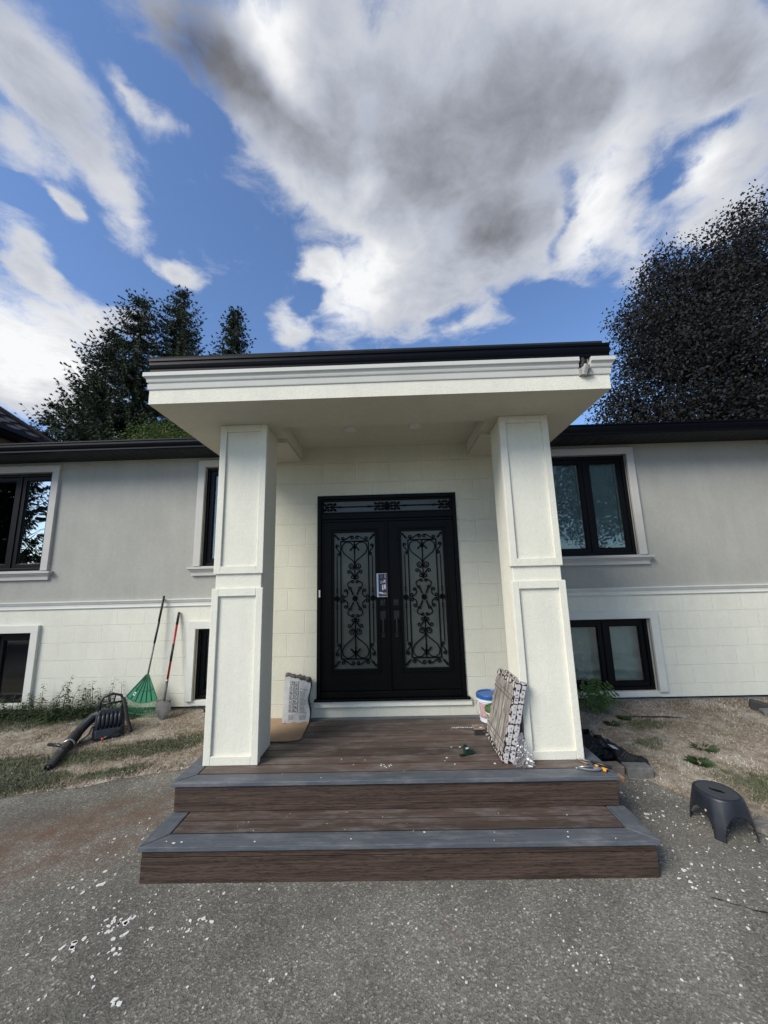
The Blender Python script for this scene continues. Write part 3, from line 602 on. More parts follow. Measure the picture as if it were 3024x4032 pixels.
        s = MB(); s.box(a-.02, b+.02, y-.012, y+.1, c-.068, c-.0055)
        s.build('window_sill', tm, w, bevel=.003)
    return w
GU, GB = 'upper windows of the house', 'basement windows of the house'
window(WX['a'], UZ, True, 'reflect', 'upper window far left, its right pane mirroring a spruce', GU)
window(WX['b'], UZ, True, 'shade', 'upper window just left of the porch columns, mostly hidden', GU)
window(WX['c'], UZ, True, 'shade', 'upper window right of the porch with grey shades', GU)
window(WX['d'], UZ, True, 'shade', 'upper window at the right edge, barely in view', GU)
window(WX['a'], BZ, False, 'plants', 'basement window far left with potted plants inside', GB)
window(WX['b'], BZ, False, 'dark', 'basement window just left of the porch, mostly hidden', GB)
window(WX['c'], BZ, False, 'curtain', 'basement window right of the porch with pale curtains', GB)

# eaves: gutter, soffit, roof
def gutter_prof(): return [(.0, 0), (-.072, 0), (-.080, .010), (-.080, .030), (-.098, .052), (-.112, .085), (-.112, .118), (-.125, .122), (-.125, .140), (-.118, .140), (-.112, .128), (0, .128)]
YG = 2.545
for x0, x1, lb in ((-9.25, -1.75, 'left'), (1.75, 8.85, 'right')):
    g = MB(); pf = gutter_prof(); n = len(pf)
    g.add([(x0, YG+o, 3.943+z) for o, z in pf] + [(x1, YG+o, 3.943+z) for o, z in pf], [(i, (i+1) % n, n+(i+1) % n, n+i) for i in range(n)] + [tuple(range(n)), tuple(range(n, 2*n))[::-1]])
    g.build('eave_gutter', M['gutter'], house, label='black eave gutter %s of the porch roof' % lb)
    s = MB(); xx = x0
    while xx < x1 - .01:
        e = min(xx+.145, x1); s.box(xx+.004, e-.004, YG+.003, YW+.02, 3.946, 3.952); s.box(xx, e, YG+.003, YW+.02, 3.9525, 3.958); xx += .145
    s.build('soffit', M['soffitb'], house, label='black panelled soffit %s of the porch' % lb)
    f = MB(); f.box(x0, x1, YG+.001, YG+.02, 3.96, 4.085); f.build('fascia_board', M['soffitb'], house)
r = MB()
r.add([(-9.3, 2.5, 4.09), (8.9, 2.5, 4.09), (8.9, 6.5, 5.1), (-9.3, 6.5, 5.1), (-9.3, 10.4, 4.09), (8.9, 10.4, 4.09), (-9.3, 2.5, 4.075), (8.9, 2.5, 4.075), (8.9, 10.4, 4.075), (-9.3, 10.4, 4.075)],
      [(0, 1, 2, 3), (3, 2, 5, 4), (0, 3, 4, 9, 6), (1, 7, 8, 5, 2), (0, 6, 7, 1), (6, 9, 8, 7), (4, 5, 8, 9)])
r.build('roof', M['shingle'], house)

# entrance bay
DX0, DX1, DZ0, DZ1 = -.873, .833, .613, 2.99
mb = MB()
for a, b, c, d in ((-1.9, DX0, Z2-.1, 3.7), (DX1, 1.9, Z2-.1, 3.7), (DX0, DX1, DZ1, 3.7), (DX0, DX1, Z2-.1, DZ0)):
    mb.quad((a, YD, c), (b, YD, c), (b, YD, d), (a, YD, d))
mb.quad((DX0, YD, DZ0), (DX0, YD+.1, DZ0), (DX0, YD+.1, DZ1), (DX0, YD, DZ1)); mb.quad((DX1, YD, DZ0), (DX1, YD, DZ1), (DX1, YD+.1, DZ1), (DX1, YD+.1, DZ0))
mb.quad((DX0, YD, DZ1), (DX0, YD+.1, DZ1), (DX1, YD+.1, DZ1), (DX1, YD, DZ1)); mb.quad((DX0, YD, DZ0), (DX1, YD, DZ0), (DX1, YD+.1, DZ0), (DX0, YD+.1, DZ0))
for x, s in ((-1.9, 0), (1.9, 1)): mb.quad((x, YD, 0), (x, YW, 0), (x, YW, 3.7), (x, YD, 3.7))
mb.quad((-1.9, YD, 0), (1.9, YD, 0), (1.9, YD, Z2-.1), (-1.9, YD, Z2-.1))
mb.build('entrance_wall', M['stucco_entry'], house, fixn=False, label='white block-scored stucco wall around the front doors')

lg = MB(); lg.box(DX0-.02, DX1+.05, YD-.028, YD-.0005, .545, .606); lg.build('door_ledge', M['stucco'], house, bevel=.004)
# ---- front door set
df = MB(); yf = YD + .02
df.box(DX0, DX0+.045, yf-.035, yf+.09, DZ0, DZ1); df.box(DX1-.045, DX1, yf-.035, yf+.09, DZ0, DZ1); df.box(DX0+.045, DX1-.045, yf-.035, yf+.09, DZ1-.045, DZ1)
df.box(DX0+.045, DX1-.045, yf-.02, yf+.09, 2.695, 2.765)
df.box(DX0+.045, DX1-.045, yf+.002, yf+.03, 2.66, 2.6945)
door_frame = df.build('door_frame', M['door'], house, bevel=.004, label='black frame around the double doors and transom')
th = MB(); th.box(DX0-.02, DX1+.03, yf-.075, yf+.09, DZ0-.004, DZ0+.022); th.box(DX0+.046, DX1-.046, yf-.03, yf+.09, DZ0+.0225, DZ0+.09)
th.build('threshold', M['door'], door_frame, bevel=.006)
tg = MB(); tg.box(DX0+.024, DX0+.042, yf-.045, yf-.0352, 1.76, 1.845); tg.build('door_sensor', M['white_p'], door_frame, bevel=.003)

def scroll(p0, p1, kind='C', side=1, r=15, bulge=None, turns=1.15):
    p0, p1 = complex(*p0), complex(*p1); d = (p1-p0); ln = abs(d); d /= ln; nrm = d*1j*side
    if bulge is None: bulge = ln*.22
    def curl(c, start, direction):            # from the rim inwards
        out = []
        for i in range(15):
            t = i/14; rr = r*(1-.62*t); out.append(c + start*rr*complex(math.cos(2*PI*turns*t), direction*math.sin(2*PI*turns*t)))
        return out
    n1 = nrm if kind == 'C' else -nrm
    e = curl(p1, n1, -side if kind == 'C' else side)           # leaves along +d, wraps away from the rim
    st = curl(p0, nrm, side)[::-1]
    a, b = p0 + nrm*r, p1 + n1*r
    mid = []
    for i in range(1, 12):
        t = i/12; h = 3*t*t-2*t**3
        base = a*(1-t)+b*t
        if kind == 'C': base += nrm*bulge*math.sin(PI*t)
        else: base = a + d*((b-a)/d).real*t + (nrm*((b-a)/nrm).real)*h
        mid.append(base)
    return [(q.real, q.imag) for q in st+mid+e]
PXM = .00129
def door_pattern():
    L_ = []; px = []
    def add(pts, w=1.0):
        for sx_ in (1, -1):
            for sy_ in (1, -1): L_.append(([(x*sx_, y*sy_) for x, y in pts], w))
    def C(p0, p1, side=1, **k): add(scroll(p0, p1, 'C', side, **k))
    def Sx(p0, p1, side=1, **k): add(scroll(p0, p1, 'S', side, **k))
    add([(130, 0), (130, 545)], 1.2); add([(0, 548), (133, 548)], 1.2)
    add([(165, 0), (165, 405)], .9); add([(0, 185), (0, 548)], 1.0)
    C((22, 156), (44, 98), 1, r=15, bulge=22); C((86, 74), (110, 22), -1, r=17, bulge=12); C((22, 204), (54, 250), 1, r=18, bulge=0, turns=1.0)
    add([(4, 175), (10, 200), (22, 230), (34, 236)])
    heart = [(30, 312), (38, 305), (32, 292), (20, 292), (12, 305), (18, 324), (36, 330), (52, 318), (54, 298), (40, 282), (22, 276), (6, 290), (2, 315), (4, 330), (18, 360), (60, 395), (100, 430), (120, 475), (112, 515), (82, 540), (48, 538), (18, 515), (2, 470)]
    add(heart)
    Sx((108, 578), (24, 584), 1, r=17); Sx((162, 505), (150, 425), 1, r=15)
    leafs = []
    for (cx, cy, lx, ly, w) in ((165, 75, 0, 34, 9), (27, 58, 14, 34, 9), (165, 590, 30, 34, 12), (0, 500, 0, 34, 9), (26, 478, 22, -26, 9), (0, 450, 0, -22, 7), (100, 120, 3, 3, 2)):
        for sx_ in (1, -1):
            for sy_ in (1, -1): leafs.append((cx*sx_, cy*sy_, lx*sx_, ly*sy_, w))
    ros = [(0, 0, 26), (165, 0, 26), (-165, 0, 26)]
    return L_, leafs, ros
def iron(name, cx, cz, y, parent, L_, leafs, ros, scx=1.0, scz=1.0):
    mb = MB()
    for pts, w in L_:
        mb.tube([(cx+x*PXM*scx, y, cz+z*PXM*scz) for x, z in pts], .0064*w, 5, cap=True)
    for (x, z, lx, lz, w) in leafs:
        n = math.hypot(lx, lz) or 1; nx, nz = -lz/n*w, lx/n*w
        P = [(x-lx, z-lz), (x-lx*.3+nx*.9, z-lz*.3+nz*.9), (x+lx*.1+nx*.5, z+lz*.1+nz*.5), (x+lx*.4+nx, z+lz*.4+nz), (x+lx, z+lz), (x+lx*.4-nx, z+lz*.4-nz), (x+lx*.1-nx*.5, z+lz*.1-nz*.5), (x-lx*.3-nx*.9, z-lz*.3-nz*.9)]
        mb.prism([(p*PXM*scx, q*PXM*scz) for p, q in P], (cx, y-.006, cz), (1, 0, 0), (0, 0, 1), (0, .01, 0))
    for (x, z, r) in ros:
        rr = r*PXM; A3 = Matrix(((1, 0, 0), (0, 0, -1), (0, 1, 0)))
        mb.lathe([(0, .016), (rr*.25, .016), (rr*.3, .008), (rr*.5, .014), (rr*.6, .006), (rr*.95, .008), (rr, 0), (rr, -.004)], (cx+x*PXM*scx, y, cz+z*PXM*scz), 14, axis=A3)
    return mb.build(name, M['iron'], parent, fixn=True)
DP = door_pattern()
def leaf(x0, x1, gx0, gx1, hs, label):
    z0, z1 = DZ0+.095, 2.655; gz0, gz1 = .925, 2.545; y0, y1 = yf+.0, yf+.045
    b = MB(); b.box(x0, gx0-.0, y0, y1, z0, z1); b.box(gx1, x1, y0, y1, z0, z1); b.box(gx0, gx1, y0, y1, gz1, z1); b.box(gx0, gx1, y0, y1, z0, gz0)
    d = b.build('front_door', M['door'], house, label=label); d['group'] = 'pair of front doors'
    m = MB()
    def ring(w, a, c, yy0, yy1):
        m.box(gx0-a, gx0-a+w, yy0, yy1, gz0-a, gz1+a); m.box(gx1+a-w, gx1+a, yy0, yy1, gz0-a, gz1+a); m.box(gx0-a+w, gx1+a-w, yy0, yy1, gz1+a-w, gz1+a); m.box(gx0-a+w, gx1+a-w, yy0, yy1, gz0-a, gz0-a+w)
    ring(.018, .028, 0, y0-.016, y0-.0005); ring(.026, .0095, 0, y0-.008, y0+.02)
    m.build('glass_moulding', M['door'], d, bevel=.004)
    g = MB(); g.box(gx0-.002, gx1+.002, y0+.022, y0+.03, gz0-.002, gz1+.002); g.build('frosted_pane', M['frost'], d)
    iron('iron_scrollwork', (gx0+gx1)/2, (gz0+gz1)/2-.0, y0+.012, d, *DP, scx=(gx1-gx0)/2/.264, scz=.97)
    hx = hs
    k = MB(); k.box(hx-.032, hx+.032, y0-.014, y0-.0005, 1.645, 1.715); k.lathe([(0, 0.02), (.016, .02), (.018, 0)], (hx, y0-.013, 1.68), 14, axis=Matrix(((1, 0, 0), (0, 0, -1), (0, 1, 0)))); k.build('deadbolt', M['lock'], d, bevel=.003)
    k = MB(); k.box(hx-.032, hx+.032, y0-.014, y0-.0005, 1.485, 1.585)
    k.tube([(hx, y0-.01, 1.50), (hx, y0-.05, 1.495), (hx, y0-.062, 1.47), (hx, y0-.062, 1.36), (hx, y0-.055, 1.33), (hx, y0-.01, 1.315)], [.009, .009, .010, .011, .009, .009], 8); k.box(hx-.02, hx+.02, y0-.012, y0-.0005, 1.285, 1.335); k.box(hx-.012, hx+.012, y0-.045, y0-.014, 1.502, 1.512)
    k.build('door_handle', M['lock'], d, bevel=.002)
    return d
M['lock'] = mat('dark_bronze', (.012, .013, .014), .5, metal=.0, spec=.3)
leaf(DX0+.048, -.034, -.690, -.158, -.092, 'left front door with iron scrollwork over frosted glass')
leaf(-.012, DX1-.048, .132, .668, .066, 'right front door with iron scrollwork over frosted glass')
a = MB(); a.box(-.048, -.008, yf-.022, yf-.0008, DZ0+.096, 2.66); a.box(-.036, -.020, yf-.034, yf-.0225, DZ0+.096, 2.66); a.build('astragal', M['door'], door_frame, bevel=.004)
tr = MB(); tr.box(DX0+.046, DX0+.066, yf-.01, yf+.05, 2.766, 2.944); tr.box(DX1-.066, DX1-.046, yf-.01, yf+.05, 2.766, 2.944); tr.box(DX0+.066, DX1-.066, yf-.01, yf+.05, 2.926, 2.944); tr.box(DX0+.066, DX1-.066, yf-.01, yf+.05, 2.766, 2.782)
trn = tr.build('transom_window', M['door'], house, bevel=.003, label='long narrow transom with iron scrolls above the doors')
g = MB(); g.box(DX0+.064, DX1-.064, yf+.03, yf+.036, 2.78, 2.928); g.build('transom_pane', M['frost'], trn)
TL_ = []; tl = []
for sx_ in (1, -1):
    for sy_ in (1, -1):
        for (cx, k) in ((60, 1), (60, -1), (555, 1), (555, -1)):
            TL_.append(([(x*sx_, y*sy_) for x, y in scroll((cx+k*14, 30), (cx+k*52, 30), 'C', -k, r=11, bulge=-8)], .8))
            TL_.append(([((cx+k*8)*sx_, 4*sy_), ((cx+k*40)*sx_, 12*sy_), ((cx+k*54)*sx_, 32*sy_)], .8))
    TL_.append(([(30*sx_, 0), (600*sx_, 0)], 1.0)); tl.append((170*sx_, 0, 30*sx_, 0, 10)); tl.append((450*sx_, 0, 30*sx_, 0, 10)); tl.append((115*sx_, 0, 12*sx_, 0, 7))
iron('iron_scrollwork', -.012, 2.853, yf+.012, trn, TL_, tl, [(0, 0, 26)])

# ---- columns
def column(x0, x1, label, inner):
    zt = 3.4815; yc, yb = .66, 1.071
    c = MB(); c.box(x0+.022, x1-.022, yc+.022, yb, Z2, zt)
    col = c.build('column', M['stucco'], house, bevel=.006, label=label); col['group'] = 'porch columns'
    def panel(za, zb, ins, nm):
        f = MB(); a, b = x0+ins, x1-ins; w = .062; y0 = yc+ins*.5
        f.box(a, a+w, y0, yc+.0215, za, zb); f.box(b-w, b, y0, yc+.0215, za, zb); f.box(a+w, b-w, y0, yc+.0215, zb-.07, zb); f.box(a+w, b-w, y0, yc+.0215, za, za+.07)
        f.box(a, x0+.0215, yc+.0217, yc+.065, za, zb); f.box(x1-.0215, b, yc+.0217, yc+.065, za, zb)
        if inner > 0:   # the visible flank facing the doors is flush
            pass
        f.build(nm, M['stucco'], col, bevel=.004)
    panel(Z2+.001, 1.90, 0.0, 'lower_panel_frame'); panel(2.031, zt-.001, .006, 'upper_panel_frame')
    return col
column(-1.622, -1.153, 'left white stucco porch column with two recessed panels', 1)
column(1.102, 1.582, 'right white stucco porch column with tile cartons leaning on it', -1)

# ---- canopy
FL, FR, YF, ZS, ZF, ZG = -2.031, 1.923, .169, 3.4815, 3.612, 3.735
cn = MB()
YB = 3.2
cn.box(FL, FR, YF, .76, ZS, ZF+.3)
cn.box(FL, -1.068, .7605, YB, ZS, ZF+.3); cn.box(1.012, FR, .7605, YB, ZS, ZF+.3)
cn.box(-1.0675, 1.0115, .7605, YB, 3.618, ZF+.3)
canopy = cn.build('canopy', [M['stucco'], M['ceiling']], house, label='white stucco flat-bottomed porch canopy carried by two columns')
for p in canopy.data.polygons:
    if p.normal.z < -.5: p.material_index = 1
for q in ((-1.50, -1.070, 3.438), (1.014, 1.46, 3.448)):
    b = MB(); b.box(q[0], q[1], 1.0715, YD-.001, q[2], ZS-.0005); b.build('side_beam', M['ceiling'], canopy)
CP = [(.0, 3.612), (.008, 3.612), (.010, 3.618), (.015, 3.658), (.006, 3.664), (.006, 3.669), (.018, 3.676), (.022, 3.688), (.023, 3.702), (.032, 3.714), (.042, 3.720), (.044, 3.723), (.044, 3.757), (0, 3.760)]
def cornice(path_fn, mb, caps=True):
    n = len(CP); rows = [[path_fn(i, o, z) for o, z in CP] for i in range(path_fn.n)]
    vs = [p for r in rows for p in r]; fs = [(i*n+j, i*n+j+1, (i+1)*n+j+1, (i+1)*n+j) for i in range(len(rows)-1) for j in range(n-1)]
    if caps: fs += [tuple(range(n)), tuple(range((len(rows)-1)*n, len(rows)*n))[::-1]]
    mb.add(vs, fs)
GX0, GX1 = 1.665, 1.765
def p1(i, o, z): return [(FL-o, YB, z), (FL-o, YF-o, z), (GX0, YF-o, z)][i]
p1.n = 3
def p2(i, o, z): return [(GX1, YF-o, z), (FR+o, YF-o, z), (FR+o, YB, z)][i]
p2.n = 3
cm = MB(); cornice(p1, cm); cornice(p2, cm); cm.build('cornice', M['cornice'], canopy, label='moulded cornice, broken open near its right end')
hb = MB(); hb.box(GX0+.001, GX1-.001, YF-.03, YF-.001, 3.60, 3.66, 0)
hb.tube([(1.70, YF-.012, 3.60), (1.715, YF-.02, 3.66), (1.725, YF-.035, 3.69)], [.03, .035, .025], 7)
hb.build('mortar_patch', M['concrete'], canopy)
hb = MB(); hb.box(GX0+.012, GX1-.022, YF-.015, YF-.002, 3.662, 3.756); hb.tube([(1.705, YF-.012, 3.752), (1.702, YF-.028, 3.71), (1.69, YF-.02, 3.675)], .02, 8)
hb.build('cut_out', M['brubber'], canopy, label='dark hole left where a downspout passed through the cornice')
# canopy gutter
g = MB(); pf = [(0, 0), (.030, 0), (.034, .006), (.034, .022), (.042, .036), (.050, .058), (.050, .086), (.060, .090), (.060, .110), (.055, .110), (.050, .100), (0, .100)]
n = len(pf); z0 = 3.7605
xs = (-2.020, 1.926)
g.add([(xs[0], YF-o, z0+z) for o, z in pf] + [(xs[1], YF-o, z0+z) for o, z in pf], [(i, (i+1) % n, n+(i+1) % n, n+i) for i in range(n)] + [tuple(range(n)), tuple(range(n, 2*n))[::-1]])
g.build('canopy_gutter', M['gutter'], canopy)
rf = MB(); rf.add([(FL-.01, YF-.045, 3.862), (FR-.05, YF-.045, 3.862), (FR-.05, 3.4, 4.42), (FL-.01, 3.4, 4.42), (FL-.01, YF-.045, 3.897), (FR-.05, YF-.045, 3.897), (FR-.05, 3.4, 4.455), (FL-.01, 3.4, 4.455), (FL-.01, 3.4, 3.8), (FR-.05, 3.4, 3.8)],
    [(0, 1, 5, 4), (1, 2, 6, 5), (3, 7, 6, 2), (0, 4, 7, 3), (4, 5, 6, 7), (0, 3, 2, 1), (0, 8, 3), (1, 2, 9)])
rf.build('canopy_roof', M['shingle'], canopy)
for lx, ly in ((-.389, 1.18), (.328, 1.15)):
    k = MB(); k.lathe([(0, 3.604), (.05, 3.604), (.056, 3.6035), (.060, 3.602), (.072, 3.605), (.076, 3.6175)], (lx, ly, 0), 32); k.build('ceiling_light', M['lamp'], canopy, smooth=True, label='round recessed light, %s of the pair under the canopy' % ('left' if lx < 0 else 'right'))

# ------------------------------------------------------------------ steps and deck
steps = empty('porch_steps', (0, .2, 0), 'two-step porch deck in brown composite boards with grey borders', 'steps')
w = .143; gp = .012
def tread(XL, XR, y0, y1, z, th, nrows):
    b = MB(); o = gp/2
    b.prism([(XL, y0), (XR, y0), (XR-w, y0+w-o), (XL+w, y0+w-o)], (0, 0, z-th), (1, 0, 0), (0, 1, 0), (0, 0, th))
    b.build('border_board', M['border'], steps, bevel=.003)
    b = MB(); b.prism([(XL, y0+.004), (XL+w-o, y0+w), (XL+w-o, y1), (XL, y1)], (0, 0, z-th), (1, 0, 0), (0, 1, 0), (0, 0, th)); b.build('border_board', M['borderY'], steps, bevel=.003)
    b = MB(); b.prism([(XR, y0+.004), (XR, y1), (XR-w+o, y1), (XR-w+o, y0+w)], (0, 0, z-th), (1, 0, 0), (0, 1, 0), (0, 0, th)); b.build('border_board', M['borderY'], steps, bevel=.003)
    d = MB(); y = y0+w+o
    for i in range(nrows):
        e = min(y+w-.001*0-gp, y1); 
        if e-y > .01: d.box(XL+w+o, XR-w-o, y, e, z-.0023, z)
        y += w
    f_ = MB(); f_.box(XL+w+.001, XR-w-.001, y0+w+.0005, y1, z-th+.001, z-.0025); f_.build('gap_shade', M['dark'], steps)  # near-black sheet just under the board tops paints the shade in the gaps
    return d.build('deck_boards', M['brown'], steps)
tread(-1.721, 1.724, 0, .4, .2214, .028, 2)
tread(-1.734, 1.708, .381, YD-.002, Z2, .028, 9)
bl = MB(); bl.box(-1.60, 1.60, 1.70, YD-.0025, Z2+.0005, Z2+.006); bl.build('wall_strip_board', M['border'], steps)
u = MB(); u.box(-1.55, 1.55, .03, .39, .17, .19); u.box(-1.57, 1.57, .42, YD-.01, .37, .395); u.build('substructure', M['dark'], steps)
r = MB(); r.box(-1.7, 1.700, .018, .040, .1535, .1925); r.box(-1.7, 1.700, .014, .040, .0, .1500); r.build('riser', M['fascia'], steps, bevel=.002, label='brown wood-grained riser of the bottom step')
r = MB(); r.box(-1.705, 1.690, .399, .42, .2625, .4005); r.box(-1.705, 1.690, .401, .42, .2218, .2595); r.build('riser', M['fascia'], steps, bevel=.002, label='brown wood-grained riser of the top step')
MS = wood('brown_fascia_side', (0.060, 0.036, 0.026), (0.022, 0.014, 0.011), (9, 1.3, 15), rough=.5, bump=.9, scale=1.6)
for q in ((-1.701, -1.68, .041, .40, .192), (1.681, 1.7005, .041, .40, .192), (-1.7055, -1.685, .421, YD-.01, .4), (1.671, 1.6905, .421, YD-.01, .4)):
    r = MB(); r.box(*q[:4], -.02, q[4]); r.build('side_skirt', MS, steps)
r = MB(); r.box(1.70, 1.79, .47, .54, .335, .382); r.build('joist_end', mat('raw_lumber', (.26, .15, .09), .8, var=.2, vscale=15), steps, bevel=.006)
def deck_flecks():
    rnd = random.Random(21); mb = MB()
    def drop(x, y, z, r):
        k = 7; a0 = rnd.uniform(0, 6); el = rnd.uniform(.5, 1)
        ring = [((r*(1+rnd.uniform(-.35, .35)))*math.cos(a0+2*PI*i/k), (r*(1+rnd.uniform(-.35, .35)))*math.sin(a0+2*PI*i/k)*el) for i in range(k)]
        b = len(mb.v); mb.v += [(x+p, y+q, z+.0022) for p, q in ring] + [(x+p, y+q, z-.001) for p, q in ring]; mb.f.append(tuple(range(b, b+k))); mb.m.append(0)
        for i in range(k): mb.f.append((b+i, b+(i+1) % k, b+k+(i+1) % k, b+k+i)); mb.m.append(0)
    for _ in range(18): drop(rnd.uniform(-1.6, 1.6), rnd.uniform(.02, .37), .2214, rnd.uniform(.0015, .005))
    for (x, y, r) in ((-1.5, .04, .012), (-1.45, .05, .006), (-1.56, .06, .004), (-.95, .045, .008), (.2, .12, .008), (1.15, .05, .006), (-.3, .06, .006)): drop(x, y, .2214, r)
    for _ in range(18): drop(rnd.uniform(-1.0, 1.0), rnd.uniform(.4, 1.7), Z2, rnd.uniform(.0015, .005))
    for (x, y, r) in ((.52, .95, .008), (.60, .95, .009), (.83, .62, .009), (.45, .74, .009), (.5, .62, .007)): drop(x, y, Z2, r)
    for i in range(14): drop(.60+i*.022, 1.42+rnd.uniform(-.01, .01), Z2, rnd.uniform(.006, .012))
    for i in range(10): drop(-.12+rnd.uniform(0, .1), .6+rnd.uniform(-.03, .05), Z2, rnd.uniform(.004, .007))
    o = mb.build('stucco_flecks', M['spat'], fixn=False); tag(o, 'small white stucco flecks fallen on the deck boards', 'stucco flecks', kind='stuff')
deck_flecks()

# ------------------------------------------------------------------ neighbouring house
nb = empty('neighbouring_house', (-14.5, 2, 0), 'taller neighbouring house whose dark tiled hip roof shows at the far left', 'house')
EX, EYn, EZ = -10.5, 8.3, 6.26
q = MB(); q.box(-19, EX-.5, .2, EYn-.5, 0, EZ); q.build('wall', mat('neighbour_brick', (.16, .10, .08), .85, var=.25, vscale=20), nb)
q = MB(); q.box(-19.5, EX, -.3, EYn, EZ-.02, EZ+.02); q.build('soffit', M['soffitb'], nb)
q = MB(); q.box(EX-.01, EX+.10, -.3, EYn+.1, EZ, EZ+.14); q.box(-19.5, EX-.011, EYn, EYn+.1, EZ, EZ+.14); q.build('eave_gutter', M['gutter'], nb, bevel=.02)
def tiled(mb, A, Bp, Cp, Dp, rows, m=0):    # wavy metal-tile slope from eave A-B up to ridge D-C
    A, Bp, Cp, Dp = map(Vector, (A, Bp, Cp, Dp)); n = (Bp-A).cross(Dp-A).normalized(); nc = 60
    for r in range(rows):
        t0, t1 = r/rows, (r+1)/rows
        for i in range(nc):
            u0, u1 = i/nc, (i+1)/nc
            h = lambda u: .03*math.sin(u*nc*PI*.5)
            P = lambda u, t, o: A.lerp(Bp, u).lerp(Dp.lerp(Cp, u), t) + n*o
            mb.quad(P(u0, t0, .045+h(u0)), P(u1, t0, .045+h(u1)), P(u1, t1, h(u1)), P(u0, t1, h(u0)), m); mb.quad(P(u0, t0, h(u0)-.01), P(u1, t0, h(u1)-.01), P(u1, t0, .045+h(u1)), P(u0, t0, .045+h(u0)), m)
q = MB(); zr = EZ+.14; hw = 4.3; rz = zr+.87*hw
tiled(q, (EX, -.2, zr), (EX, EYn, zr), (EX-hw, EYn-hw, rz), (EX-hw, -.2+hw, rz), 22)
tiled(q, (EX, EYn, zr), (EX-2*hw, EYn, zr), (EX-hw, EYn-hw, rz), (EX-hw, EYn-hw, rz), 22)
tiled(q, (EX-2*hw, EYn, zr), (EX-2*hw, -.2, zr), (EX-hw, -.2+hw, rz), (EX-hw, EYn-hw, rz), 22)
tiled(q, (EX-2*hw, -.2, zr), (EX, -.2, zr), (EX-hw, -.2+hw, rz), (EX-hw, -.2+hw, rz), 22)
q.tube([(EX+.02, EYn+.02, zr+.05), (EX-hw, EYn-hw, rz+.05)], .07, 8); q.tube([(EX-hw, EYn-hw, rz+.05), (EX-hw, -.2+hw, rz+.05)], .07, 8)
q.build('roof', mat('brown_metal_tile', (.055, .038, .036), .4, var=.2, vscale=8), nb, fixn=False)

# ------------------------------------------------------------------ trees
def clump_arrays(cent, siz, rnd, kind='leaf'):
    pass
def mesh_np(name, V, Fc, m, parent=None, smooth=False):
    me = bpy.data.meshes.new(name); V = np.asarray(V, dtype=np.float32); Fc = np.asarray(Fc, dtype=np.int32); k = Fc.shape[1]
    me.vertices.add(len(V)); me.vertices.foreach_set('co', V.ravel()); me.loops.add(Fc.size); me.loops.foreach_set('vertex_index', Fc.ravel())
    me.polygons.add(len(Fc)); me.polygons.foreach_set('loop_start', np.arange(0, Fc.size, k, dtype=np.int32)); me.polygons.foreach_set('loop_total', np.full(len(Fc), k, dtype=np.int32))
    me.materials.append(m); me.update(calc_edges=True); me.validate()
    o = bpy.data.objects.new(name, me); S.collection.objects.link(o)
    if parent is not None: adopt(o, parent)
    return o
def leaf_mat(name, c1, c2, tr=.15, scale=3.0, spec=.25):
    m = bpy.data.materials.new(name); m.use_nodes = True; t = m.node_tree; b = t.nodes['Principled BSDF']; b.inputs['Roughness'].default_value = .6; b.inputs['Specular IOR Level'].default_value = spec
    g = N(t, 'ShaderNodeNewGeometry'); tc = N(t, 'ShaderNodeTexCoord'); n = N(t, 'ShaderNodeTexNoise', Scale=scale, Detail=3.0); L(t, tc.outputs['Object'], n.inputs['Vector'])
    f = math_(t, 'ADD', math_(t, 'MULTIPLY', n.outputs['Fac'], .8), math_(t, 'MULTIPLY', g.outputs['Random Per Island'], .3), clamp=True)
    mx = N(t, 'ShaderNodeMix'); mx.data_type = 'RGBA'; L(t, f, mx.inputs['Factor']); mx.inputs['A'].default_value = (*c1, 1); mx.inputs['B'].default_value = (*c2, 1)
    L(t, mx.outputs['Result'], b.inputs['Base Color'])
    tl = N(t, 'ShaderNodeBsdfTranslucent'); L(t, mx.outputs['Result'], tl.inputs['Color']); ms = N(t, 'ShaderNodeMixShader'); ms.inputs[0].default_value = tr
    L(t, b.outputs[0], ms.inputs[1]); L(t, tl.outputs[0], ms.inputs[2]); L(t, ms.outputs[0], t.nodes['Material Output'].inputs[0]); return m
M['bark'] = mat('dark_bark', (.055, .042, .035), .95, var=.3, vscale=9, bump=.8, bscale=20)
M['needle'] = leaf_mat('spruce_needles', (.012, .024, .014), (.042, .062, .030), .12)
